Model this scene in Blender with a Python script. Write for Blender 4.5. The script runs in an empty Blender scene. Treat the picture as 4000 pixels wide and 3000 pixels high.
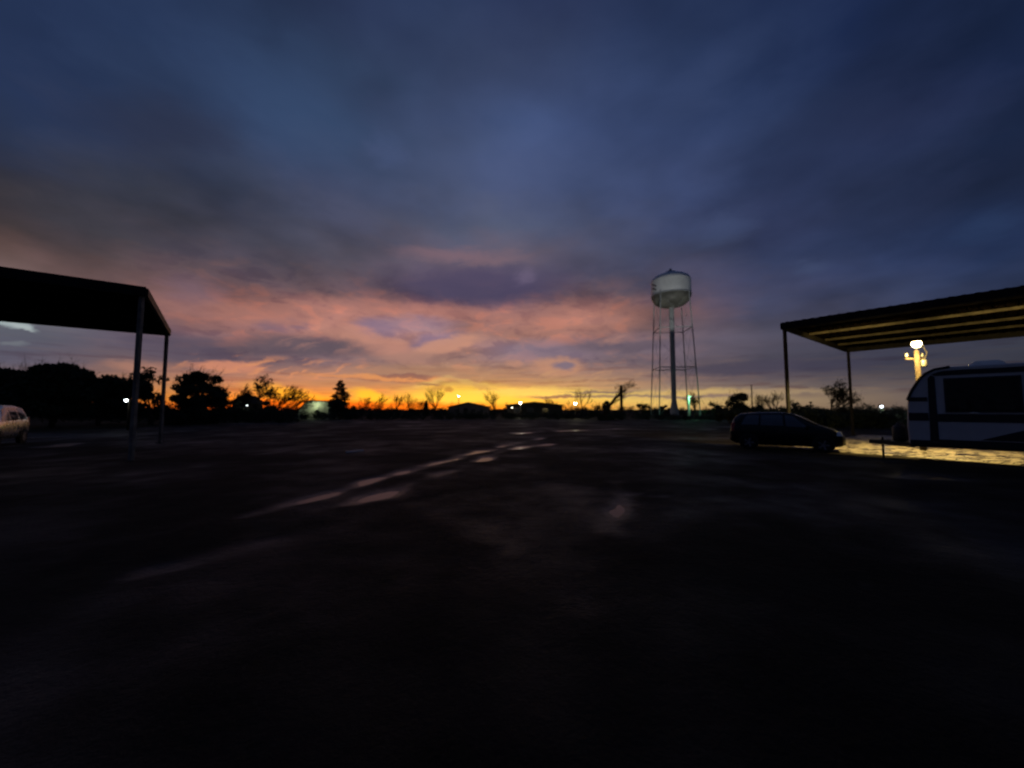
import bpy, math, random
import numpy as np
from mathutils import Vector, Matrix, noise as mnoise

R = math.radians
rng = random.Random(7)
sc = bpy.context.scene
COL = sc.collection

# ------------------------------------------------------------------ camera
FPX, PITCH, CAMH = 1500.0, math.atan(100 / 1500.0), 1.62      # focal length in photo pixels (4000 wide)
cam_d = bpy.data.cameras.new('camera')
cam = bpy.data.objects.new('camera', cam_d)
COL.objects.link(cam)
cam.location = (0, 0, CAMH)
cam.rotation_euler = (R(90) + PITCH, 0, 0)
cam_d.sensor_width = 36
cam_d.lens = 36 * FPX / 4000
cam_d.clip_start = 0.05
cam_d.clip_end = 6000
cam_d.dof.use_dof = True                      # the phone did not focus sharply in the dark
cam_d.dof.focus_distance = 3.0
cam_d.dof.aperture_fstop = 0.9
sc.camera = cam


def at(px, py, depth):
    """photo pixel (4000 x 3000) and depth along +Y -> world point"""
    cx, cy = (px - 2000) / FPX, (1500 - py) / FPX
    cp, sp = math.cos(PITCH), math.sin(PITCH)
    d = Vector((cx, cp - cy * sp, sp + cy * cp))
    return Vector((0, 0, CAMH)) + d * (depth / d.y)


def gpt(px, py):
    """photo pixel on the flat ground -> (x, y)"""
    cx, cy = (px - 2000) / FPX, (1500 - py) / FPX
    cp, sp = math.cos(PITCH), math.sin(PITCH)
    d = Vector((cx, cp - cy * sp, sp + cy * cp))
    s = -CAMH / d.z
    return d.x * s, d.y * s


def azel(px, py):
    p = at(px, py, 10) - Vector((0, 0, CAMH))
    p.normalize()
    return math.degrees(math.atan2(p.x, p.y)), math.degrees(math.asin(p.z))


def lin(c):
    out = []
    for v in c:
        v = v / 255
        out.append(v / 12.92 if v <= 0.04045 else ((v + 0.055) / 1.055) ** 2.4)
    return tuple(out)


# ------------------------------------------------------------------ sky (dusk overcast over a clear strip in the west)
world = bpy.data.worlds.new('World')
sc.world = world
world.use_nodes = True
world.cycles.sampling_method = 'MANUAL'
world.cycles.sample_map_resolution = 256
NT = world.node_tree
NT.nodes.clear()


class G:
    """tiny node-graph writer"""
    def __init__(s, nt): s.nt = nt

    def node(s, t, **kw):
        n = s.nt.nodes.new(t)
        for k, v in kw.items(): setattr(n, k, v)
        return n

    def link(s, v, sock):
        if isinstance(v, bpy.types.NodeSocket): s.nt.links.new(v, sock)
        elif isinstance(v, (tuple, list)) and len(v) == 3 and sock.type == 'RGBA': sock.default_value = (*v, 1)
        else: sock.default_value = v

    def m(s, op, a, b=0.0, c=0.0):
        n = s.node('ShaderNodeMath', operation=op)
        for v, k in zip((a, b, c), n.inputs): s.link(v, k)
        return n.outputs[0]

    def vm(s, op, a, b=(0, 0, 0)):
        n = s.node('ShaderNodeVectorMath', operation=op)
        s.link(a, n.inputs[0]); s.link(b, n.inputs[1])
        return n.outputs['Value'] if op in ('LENGTH', 'DOT_PRODUCT') else n.outputs[0]

    def mr(s, v, a, b, c=0.0, d=1.0, kind='SMOOTHSTEP'):
        n = s.node('ShaderNodeMapRange', interpolation_type=kind)
        for q, k in zip((v, a, b, c, d), n.inputs): s.link(q, k)
        return n.outputs[0]

    def mix(s, f, a, b, mode='MIX'):
        n = s.node('ShaderNodeMix', data_type='RGBA', blend_type=mode)
        s.link(f, n.inputs[0]); s.link(a, n.inputs[6]); s.link(b, n.inputs[7])
        return n.outputs[2]

    def noise(s, vec, scale, detail=3.0, rough=0.5, dist=0.0, col=False):
        n = s.node('ShaderNodeTexNoise')
        s.link(vec, n.inputs['Vector'])
        n.inputs['Scale'].default_value = scale
        n.inputs['Detail'].default_value = detail
        n.inputs['Roughness'].default_value = rough
        n.inputs['Distortion'].default_value = dist
        return n.outputs['Color' if col else 'Fac']

    def comb(s, x, y, z):
        n = s.node('ShaderNodeCombineXYZ')
        for v, k in zip((x, y, z), n.inputs): s.link(v, k)
        return n.outputs[0]

    def sep(s, v):
        n = s.node('ShaderNodeSeparateXYZ')
        s.link(v, n.inputs[0])
        return n.outputs

    def ramp(s, f, stops, mode='LINEAR'):
        n = s.node('ShaderNodeValToRGB')
        cr = n.color_ramp
        cr.interpolation = mode
        stops = sorted(stops)
        while len(cr.elements) < len(stops): cr.elements.new(1.0)
        for e, (p, c) in zip(cr.elements, stops):
            e.position = p
            e.color = (*c, 1)
        s.link(f, n.inputs[0])
        return n.outputs[0]


def build_sky():
    g = G(NT)
    D = g.node('ShaderNodeTexCoord').outputs['Generated']
    x, y, z = g.sep(D)
    el0 = g.m('MULTIPLY', g.m('ARCSINE', g.m('MAXIMUM', g.m('MINIMUM', z, 1.0), -1.0)), 57.2958)
    az0 = g.m('MULTIPLY', g.m('ARCTAN2', x, y), 57.2958)
    # noise that is continuous over the whole sphere, stretched flat near the horizon
    stretch = g.vm('MULTIPLY', D, (1, 1, 2.3))
    w1 = g.sep(g.noise(stretch, 3.2, 4, 0.55, 0.3, col=True))
    w2 = g.sep(g.noise(stretch, 10.0, 4, 0.6, 0.5, col=True))
    high = g.mr(el0, 2, 22, 0.32, 1.15, 'LINEAR')             # warp grows with height
    def warp(ch, base, a1, a2):
        t = g.m('ADD', g.m('MULTIPLY', g.m('SUBTRACT', w1[ch], 0.5), a1), g.m('MULTIPLY', g.m('SUBTRACT', w2[ch], 0.5), a2))
        return g.m('ADD', base, g.m('MULTIPLY', t, high))
    el = warp(0, el0, 7.0, 2.6)
    az = warp(1, az0, 16.0, 5.0)

    rows = [0, 250, 500, 750, 900, 1000, 1080, 1150, 1220, 1290, 1350, 1410, 1470, 1520, 1560, 1595]
    table = {
        0: [(30,43,72),(33,47,77),(36,47,72),(44,45,54),(60,53,55),(86,68,66),(102,83,82),(104,88,92),(108,110,118),(92,95,108),(88,88,104),(92,88,104),(100,90,100),(110,95,95),(110,90,85),(100,80,70)],
        450: [(36,51,82),(40,54,84),(45,54,80),(54,57,70),(66,65,75),(86,73,78),(106,84,86),(118,90,92),(112,90,98),(98,88,104),(94,86,102),(108,92,100),(150,112,98),(180,125,85),(200,125,60),(190,100,40)],
        900: [(40,55,86),(44,60,92),(48,62,92),(58,65,88),(72,72,88),(86,77,90),(102,84,92),(112,83,86),(165,112,104),(150,108,108),(96,80,92),(105,88,100),(190,132,106),(205,138,84),(250,150,42),(238,100,18)],
        1300: [(42,56,88),(50,68,100),(54,72,104),(66,74,103),(76,78,99),(86,82,97),(97,82,92),(102,80,86),(172,118,108),(174,122,112),(105,88,98),(135,108,112),(190,136,108),(205,140,84),(255,172,44),(240,100,18)],
        1700: [(44,58,90),(52,66,98),(62,76,110),(72,82,112),(80,84,106),(94,84,98),(96,82,100),(88,76,96),(170,116,108),(160,124,124),(185,132,118),(160,122,110),(175,132,105),(210,148,84),(255,192,56),(250,125,20)],
        2000: [(42,55,88),(52,66,98),(60,75,112),(72,82,116),(80,86,110),(96,86,101),(88,80,102),(85,74,96),(160,112,106),(160,115,104),(140,115,122),(150,120,120),(182,135,105),(214,160,92),(255,212,72),(252,150,30)],
        2300: [(40,52,86),(48,62,96),(58,72,110),(66,78,114),(74,80,109),(78,80,105),(82,80,104),(105,84,92),(165,112,102),(165,116,106),(118,98,108),(128,108,116),(175,134,110),(200,155,105),(250,205,95),(250,175,70)],
        2600: [(36,50,84),(44,58,92),(54,68,106),(62,74,112),(66,74,108),(70,76,104),(74,74,96),(86,76,90),(110,86,92),(113,92,98),(98,86,98),(102,90,102),(130,108,104),(165,140,115),(235,195,110),(225,175,100)],
        3000: [(32,46,80),(38,52,86),(46,60,96),(52,62,98),(52,62,98),(54,64,98),(58,64,94),(62,66,92),(68,68,90),(76,74,92),(80,76,92),(76,74,90),(88,80,90),(128,112,102),(168,142,106),(156,128,98)],
        3500: [(24,38,72),(30,43,76),(36,48,82),(40,52,84),(42,54,88),(44,56,90),(48,58,90),(52,60,88),(58,62,84),(64,66,84),(62,64,82),(56,58,76),(72,70,80),(100,90,90),(118,102,92),(108,92,82)],
        4000: [(19,32,60),(21,34,64),(24,38,68),(26,39,68),(26,39,70),(30,44,76),(34,46,76),(36,48,76),(42,52,76),(50,56,74),(54,58,72),(52,56,70),(58,60,70),(72,70,74),(80,74,72),(75,68,65)],
    }
    f_el = g.m('DIVIDE', g.m('ADD', el, 10.0), 100.0)
    zen = lin((38, 51, 83))
    back = g.ramp(f_el, [(0.0, lin((34, 40, 56))), (0.10, lin((38, 44, 60))), (0.25, lin((26, 38, 66))), (0.55, lin((24, 37, 66))), (0.8, zen)])
    cols = []
    for px, cs in table.items():
        st = []
        for py, c in zip(rows, cs):
            st.append(((azel(px, py)[1] + 10) / 100, lin(c)))
        st.append((0.02, lin(cs[-1])))
        st.append((0.80, zen))
        cols.append((azel(px, 1400)[0], g.ramp(f_el, st)))
    c = g.mix(g.mr(az, -125, cols[0][0]), back, cols[0][1])
    for (a0, _), (a1, c1) in zip(cols, cols[1:]):
        c = g.mix(g.mr(az, a0, a1, kind='LINEAR'), c, c1)
    c = g.mix(g.mr(az, cols[-1][0], 125), c, back)

    # broad soft mottling of the cloud deck (a flat layer seen in perspective)
    zz = g.m('MAXIMUM', g.m('ADD', z, 0.16), 0.03)
    deck = g.comb(g.m('DIVIDE', x, zz), g.m('DIVIDE', y, zz), 0.0)
    n1 = g.noise(deck, 1.1, 3, 0.45, 0.5)
    n2 = g.noise(g.vm('ADD', deck, (7.1, 3.3, 0)), 2.9, 3, 0.5, 0.0)
    k = g.m('ADD', g.mr(n1, 0.28, 0.72, 0.66, 1.34, 'LINEAR'), g.mr(n2, 0.3, 0.7, -0.15, 0.15, 'LINEAR'))
    k = g.mix(g.mr(el0, 3, 12), (1, 1, 1), g.comb(k, k, k))
    c = g.mix(1.0, c, k, 'MULTIPLY')
    c = g.mix(g.mr(el0, 12, 26), c, g.mix(1.0, c, (0.98, 1.0, 1.01), 'MULTIPLY'))
    hue = g.noise(g.vm('ADD', deck, (1.7, 9.3, 0)), 0.9, 2, 0.5, 0.0)
    c = g.mix(g.m('MULTIPLY', g.mr(hue, 0.42, 0.68), g.mr(el0, 8, 20)), c, g.mix(1.0, c, (1.10, 0.98, 0.97), 'MULTIPLY'))

    # thin level streaks across the bright strip above the horizon
    stk = g.noise(g.vm('MULTIPLY', D, (1, 1, 13)), 8.0, 4, 0.6, 0.25)
    low = g.m('MULTIPLY', g.mr(el0, 1.2, 2.4), g.mr(el0, 9, 4.5))
    c = g.mix(g.m('MULTIPLY', g.mr(stk, 0.50, 0.64, 0, .75), low), c, g.mix(1.0, c, (0.74, 0.62, 0.66), 'MULTIPLY'))
    c = g.mix(g.m('MULTIPLY', g.mr(stk, 0.47, 0.36, 0, .6), low), c, g.mix(1.0, c, (1.28, 1.12, 0.95), 'MULTIPLY'))

    # lumpy, broken cloud edges in the lit bank
    lump = g.noise(g.vm('MULTIPLY', D, (1, 1, 2.6)), 13.0, 5, 0.58, 0.35)
    bank = g.m('MULTIPLY', g.m('MULTIPLY', g.mr(el0, 4.5, 7), g.mr(el0, 22, 14)), g.m('MULTIPLY', g.mr(az0, -52, -36), g.mr(az0, 34, 12)))
    c = g.mix(g.m('MULTIPLY', g.mr(lump, 0.50, 0.62, 0, .8), bank), c, g.mix(1.0, c, (0.66, 0.66, 0.80), 'MULTIPLY'))
    c = g.mix(g.m('MULTIPLY', g.mr(lump, 0.48, 0.37, 0, .8), bank), c, g.mix(1.0, c, (1.44, 1.18, 1.0), 'MULTIPLY'))

    # single clouds: (px, py, rx, ry, colour, strength, tilt deg, softness)
    fine = g.sep(g.noise(g.vm('MULTIPLY', D, (1, 1, 2.6)), 26.0, 4, 0.6, 0.4, col=True))
    azb = g.m('ADD', warp(1, az0, 5.0, 5.5), g.m('MULTIPLY', g.m('SUBTRACT', fine[0], 0.5), 1.8))
    elb = g.m('ADD', warp(2, el0, 2.0, 2.8), g.m('MULTIPLY', g.m('SUBTRACT', fine[1], 0.5), 1.0))
    P = g.comb(azb, elb, 0.0)
    fq = g.comb(az0, g.m('MULTIPLY', el0, 1.0), 0.0)

    blobs = [
        (1130, 400, 330, 300, (52, 74, 110), .5, 0, 1), (1510, 590, 90, 80, (72, 86, 124), .5, 0, 1), (1850, 640, 260, 130, (66, 80, 118), .25, 0, 1),
        (1350, 850, 140, 80, (80, 84, 112), .45, 0, 1), (2750, 330, 260, 120, (52, 66, 102), .5, 25, 1), (3150, 560, 500, 160, (36, 46, 76), .5, 25, 1),
        (3900, 870, 160, 70, (40, 58, 94), .6, 15, 1), (3150, 1055, 90, 35, (66, 78, 112), .5, 0, 1), (2800, 900, 140, 70, (66, 80, 116), .4, 0, 1),
        (3500, 820, 320, 90, (34, 44, 74), .5, 8, 1), (200, 850, 320, 120, (46, 46, 54), .45, 0, 1), (620, 480, 360, 130, (42, 47, 70), .45, 10, 1),
        (1880, 1120, 330, 85, (74, 67, 96), .85, -4, .8), (1790, 1005, 270, 36, (132, 103, 112), .7, 5, 1), (2030, 1085, 50, 38, (146, 128, 156), .24, 20, 1),
        (760, 1130, 130, 80, (126, 100, 114), .6, 0, 1), (1080, 1268, 75, 30, (112, 94, 114), .85, 0, .9), (1180, 1272, 36, 16, (118, 98, 118), .8, 0, 1),
        (1600, 1215, 420, 36, (180, 122, 110), .55, 4, .9), (1050, 1228, 420, 40, (172, 118, 108), .55, -2, .9), (2230, 1250, 300, 60, (176, 122, 108), .5, 0, .9),
        (1470, 1283, 110, 40, (128, 112, 142), .7, 0, .9), (1640, 1268, 150, 30, (152, 124, 142), .6, 0, .8), (1690, 1335, 110, 32, (126, 112, 144), .7, 12, .9),
        (1470, 1345, 200, 40, (196, 138, 120), .85, -16, .7), (1740, 1352, 130, 30, (200, 144, 122), .9, 22, .6), (1610, 1395, 160, 22, (160, 122, 112), .6, 0, .8),
        (1200, 1352, 260, 40, (96, 83, 94), .85, 3, .7), (720, 1350, 170, 55, (88, 78, 96), .6, 0, .8), (2130, 1372, 240, 50, (136, 118, 136), .6, 0, .9),
        (2440, 1350, 260, 26, (98, 86, 100), .7, 0, .8), (2900, 1440, 330, 28, (68, 65, 84), .85, -2, .7), (2380, 1325, 60, 16, (178, 130, 118), .6, 10, .9),
        (3250, 1430, 200, 26, (58, 58, 78), .6, 0, .8), (2180, 1432, 100, 36, (196, 142, 114), .85, 8, .6), (2200, 1428, 50, 17, (120, 108, 126), .95, 8, .7),
        (2010, 1420, 40, 12, (190, 138, 116), .7, 5, .9), (900, 1432, 140, 22, (214, 140, 110), .9, 4, .6), (1700, 1455, 330, 30, (178, 134, 106), .5, 0, .9),
        (1560, 1476, 210, 11, (232, 152, 92), .9, 2, .6), (1590, 1468, 100, 9, (142, 98, 90), .9, 2, .6), (1300, 1470, 130, 7, (222, 146, 96), .8, 2, .7),
        (1800, 1545, 230, 52, (255, 222, 84), .85, 0, .9), (1150, 1552, 170, 34, (255, 186, 44), .85, -14, .8), (1455, 1552, 90, 24, (255, 206, 52), .85, -12, .7), (1330, 1580, 520, 16, (244, 104, 18), .8, 0, .9), (1750, 1584, 200, 12, (252, 132, 22), .7, 0, .9),
        (1690, 1492, 90, 12, (250, 210, 120), .5, 10, 1), (1860, 1500, 110, 10, (246, 206, 116), .5, -14, 1), (2080, 1530, 220, 20, (255, 222, 110), .7, 3, .8),
        (1715, 1512, 34, 9, (190, 140, 72), .7, 14, .8), (1756, 1518, 20, 8, (190, 140, 66), .9, 0, .6), (1680, 1500, 50, 6, (150, 108, 80), .8, 4, .7),
        (1880, 1508, 70, 8, (196, 150, 84), .6, -22, .8), (1290, 1500, 240, 14, (190, 138, 96), .5, 0, .9), (2280, 1545, 260, 16, (255, 218, 108), .7, 0, .8),
        (2360, 1533, 180, 5, (120, 100, 100), .85, 2, .7), (2300, 1549, 260, 7, (140, 110, 98), .85, 0, .7), (2660, 1548, 260, 7, (128, 108, 104), .8, 0, .7),
        (2680, 1532, 220, 12, (244, 204, 118), .5, 0, .8), (2180, 1552, 110, 5, (160, 116, 82), .8, 0, .7), (3000, 1532, 380, 12, (200, 168, 118), .4, 3, .9),
        (20, 1258, 110, 15, (168, 182, 184), .85, -14, .7), (60, 1275, 60, 8, (176, 186, 186), .6, -24, .7), (10, 1330, 60, 10, (120, 126, 132), .6, 0, .9),
        (520, 1425, 130, 22, (176, 126, 108), .75, 6, .8), (150, 1420, 200, 30, (96, 94, 112), .5, 0, .9),
    ]
    tilts = {}
    for t in (-16, 0, 16):
        ct, st_ = math.cos(R(t)), math.sin(R(t))
        tilts[t] = P if t == 0 else g.comb(g.m('ADD', g.m('MULTIPLY', azb, ct), g.m('MULTIPLY', elb, st_)),
                                           g.m('SUBTRACT', g.m('MULTIPLY', elb, ct), g.m('MULTIPLY', azb, st_)), 0.0)
    for px, py, rx, ry, colr, a, tilt, soft in blobs:
        a0, e0 = azel(px, py)
        a1 = (azel(px + rx, py)[0] - a0 if px < 3900 else a0 - azel(px - rx, py)[0]) * 1.1
        e1 = (azel(px, py - ry)[1] - e0) * 1.1
        t = min(tilts, key=lambda q: abs(q - tilt))
        ct, st_ = math.cos(R(t)), math.sin(R(t))
        u0, v0 = a0 * ct + e0 * st_, e0 * ct - a0 * st_
        n = g.node('ShaderNodeVectorMath', operation='MULTIPLY_ADD')
        g.link(tilts[t], n.inputs[0])
        n.inputs[1].default_value = (1 / a1, 1 / e1, 0)
        n.inputs[2].default_value = (-u0 / a1, -v0 / e1, 0)
        d = g.vm('LENGTH', n.outputs[0])
        f = g.mr(d, 1.25, 1.25 - 1.15 * soft, 0, a * .93)
        c = g.mix(f, c, lin(colr))

    # slanting rows of small lit cloudlets, left of the glow
    rot = g.node('ShaderNodeMapping', vector_type='TEXTURE')
    g.link(g.comb(azb, elb, 0.0), rot.inputs['Vector'])
    rot.inputs['Rotation'].default_value = (0, 0, R(24))
    rot.inputs['Scale'].default_value = (5.5, 0.85, 1)
    st = g.noise(rot.outputs[0], 1.0, 3, 0.55, 0.5)
    for px, py, rx, ry, colr, a in ((1130, 1440, 400, 45, (222, 146, 104), .8), (1350, 1330, 300, 60, (196, 138, 122), .3), (2150, 1480, 500, 40, (204, 154, 112), .45)):
        a0, e0 = azel(px, py)
        mk = g.vm('LENGTH', g.vm('MULTIPLY', g.vm('SUBTRACT', fq, (a0, e0, 0)),
                                 (1 / abs(azel(px + rx, py)[0] - a0), 1 / abs(azel(px, py - ry)[1] - e0), 1)))
        f = g.m('MULTIPLY', g.mr(mk, 1.2, 0.5, 0, a), g.mr(st, 0.50, 0.66))
        c = g.mix(f, c, lin(colr))

    # the clear strip where the sun went down burns brighter than the clouds
    f = g.m('MULTIPLY', g.mr(el0, 4.6, 1.6), g.m('MULTIPLY', g.mr(az0, -44, -30), g.mr(az0, 16, -2)))
    c = g.mix(f, c, g.mix(1.0, c, (1.42, 1.12, 0.95), 'MULTIPLY'))

    # the clear air behind the clouds: physical sky with the sun just set
    sky = g.node('ShaderNodeTexSky', sky_type='NISHITA')
    sky.sun_disc = False
    sky.sun_elevation = R(-1.0)
    sky.sun_rotation = R(-6.5)
    sky.air_density = 1.4
    sky.dust_density = 2.0
    c = g.mix(1.0, g.mix(1.0, c, (0.96, 0.96, 0.96), 'MULTIPLY'), g.mix(1.0, sky.outputs[0], (0.012, 0.012, 0.012), 'MULTIPLY'), 'ADD')
    # below the horizon: dark ground colour
    c = g.mix(g.mr(el0, -0.6, -2.5), c, (0.006, 0.006, 0.007))
    bg = g.node('ShaderNodeBackground')
    g.link(c, bg.inputs[0])
    bg.inputs[1].default_value = 1.0
    out = g.node('ShaderNodeOutputWorld')
    NT.links.new(bg.outputs[0], out.inputs[0])


build_sky()

sun_d = bpy.data.lights.new('sun', 'SUN')            # last glow of the set sun
sun_d.energy = 0.02
sun_d.angle = R(14)
sun_d.color = (1.0, 0.55, 0.25)
sun = bpy.data.objects.new('sun', sun_d)
COL.objects.link(sun)
sun.rotation_euler = Vector((math.sin(R(-6.5)) * math.cos(R(2)), math.cos(R(-6.5)) * math.cos(R(2)), math.sin(R(2)))).to_track_quat('Z', 'Y').to_euler()

sc.view_settings.view_transform = 'Standard'
sc.view_settings.look = 'None'
sc.view_settings.exposure = 0
sc.view_settings.gamma = 1
sc.view_settings.use_curve_mapping = False
sc.render.engine = 'CYCLES'
sc.cycles.use_denoising = True
sc.cycles.use_adaptive_sampling = True
sc.cycles.adaptive_threshold = 0.015
sc.cycles.adaptive_min_samples = 16
sc.cycles.filter_width = 1.9
sc.cycles.max_bounces = 6
sc.cycles.sample_clamp_indirect = 4

# ------------------------------------------------------------------ materials
MATS = {}


def mat(name, base, rough=0.7, metal=0.0, spec=0.5, var=0.25, scale=3.0, bump=0.0, bscale=20.0, coat=0.0, emit=None, estr=0.0):
    """procedural material: base colour broken up by noise, optional bump"""
    if name in MATS: return MATS[name]
    m = bpy.data.materials.new(name)
    m.use_nodes = True
    nt = m.node_tree
    p = nt.nodes['Principled BSDF']
    g = G(nt)
    tc = g.node('ShaderNodeTexCoord').outputs['Object']
    n = g.noise(tc, scale, 5, 0.6)
    lo = tuple(v * (1 - var) for v in base)
    hi = tuple(min(1, v * (1 + var)) for v in base)
    g.link(g.mix(g.mr(n, 0.3, 0.7), lo, hi), p.inputs['Base Color'])
    g.link(g.mr(g.noise(tc, scale * 2.3, 3), 0.3, 0.7, max(0, rough - 0.08), min(1, rough + 0.08)), p.inputs['Roughness'])
    p.inputs['Metallic'].default_value = metal
    p.inputs['Specular IOR Level'].default_value = spec
    p.inputs['Coat Weight'].default_value = coat
    p.inputs['Coat Roughness'].default_value = 0.05
    if bump:
        b = g.node('ShaderNodeBump')
        b.inputs['Strength'].default_value = bump
        b.inputs['Distance'].default_value = 0.02
        g.link(g.noise(tc, bscale, 5, 0.65), b.inputs['Height'])
        nt.links.new(b.outputs[0], p.inputs['Normal'])
    if emit:
        p.inputs['Emission Color'].default_value = (*emit, 1)
        p.inputs['Emission Strength'].default_value = estr
    MATS[name] = m
    return m


def glass(name, rough=0.03, tint=(0.05, 0.05, 0.052)):
    return mat(name, tint, rough, spec=1.0, var=0.1)


M_steel = mat('dark_painted_steel', (0.010, 0.009, 0.009), 0.6, spec=.15, bump=0.1)
M_post = mat('weathered_steel_post', (0.24, 0.19, 0.15), 0.8, spec=.2, var=.4)
M_purlin = mat('galvanised_purlin', (0.05, 0.043, 0.033), 0.7, spec=.2, var=0.4)
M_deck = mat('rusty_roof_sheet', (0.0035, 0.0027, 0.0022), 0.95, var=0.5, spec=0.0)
M_bark = mat('bark', (0.045, 0.032, 0.022), 0.95, spec=0.1)
M_twig = mat('twig', (0.035, 0.024, 0.016), 0.95, spec=0.1)
M_leaf = mat('dark_leaf', (0.03, 0.038, 0.018), 0.8, spec=0.2, var=0.5)
M_needle = mat('needle', (0.02, 0.03, 0.016), 0.85, spec=0.2, var=0.4)
M_wood = mat('weathered_pole_wood', (0.020, 0.015, 0.010), 0.95, spec=.1, var=0.45, scale=8)
M_can = mat('grey_can_paint', (.035, .035, .032), .6)
M_tank = mat('white_tank_paint', (0.74, 0.76, 0.74), 0.42, var=0.08, scale=0.6)
M_towersteel = mat('tower_steel_paint', (0.36, 0.38, 0.38), 0.6, var=0.2)
M_black = mat('black_paint', (0.006, 0.006, 0.007), 0.5)
M_carblack = mat('black_car_paint', (0.004, 0.004, 0.005), 0.32, spec=0.25, coat=0.16, var=0.1)
M_silver = mat('silver_car_paint', (0.62, 0.58, 0.54), 0.28, metal=0.85, coat=0.3, var=0.05)
M_glass = glass('dark_glass')
M_tinted = mat('tinted_glass', (.004, .004, .005), .08, spec=.3, var=.1)
M_screen = glass('windscreen_glass', 0.10, (0.30, 0.29, 0.28))
M_tyre = mat('tyre_rubber', (0.012, 0.012, 0.012), 0.85, spec=0.2)
M_rim = mat('alloy_rim', (0.22, 0.21, 0.23), 0.45, metal=0.3)
M_head = mat('headlight_lens', (0.85, 0.84, 0.80), 0.2, metal=.4, spec=0.8, var=0.1)
M_tail = mat('tail_light_lens', (0.35, 0.02, 0.015), 0.2, spec=0.7)
M_rvwhite = mat('trailer_white', (0.50, 0.505, 0.52), 0.35, var=0.06, scale=1.5)
M_rvdark = mat('trailer_dark_trim', (0.012, 0.012, 0.014), 0.5)
M_dome = mat('vent_plastic', (0.75, 0.75, 0.70), 0.4, var=0.05)
M_cream = mat('cream_siding', (0.52, 0.52, 0.40), 0.8)
M_roof = mat('dark_shingle', (0.03, 0.027, 0.026), 0.9, spec=0.2)
M_siding = mat('grey_siding', (0.10, 0.085, 0.085), 0.8)
M_rubbish = mat('white_plastic', (0.7, 0.68, 0.62), 0.5)


def emat(name, col, s):
    m = bpy.data.materials.new(name)
    m.use_nodes = True
    nt = m.node_tree
    nt.nodes.clear()
    e = nt.nodes.new('ShaderNodeEmission')
    e.inputs[0].default_value = (*col, 1)
    e.inputs[1].default_value = s
    o = nt.nodes.new('ShaderNodeOutputMaterial')
    nt.links.new(e.outputs[0], o.inputs[0])
    return m


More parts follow.
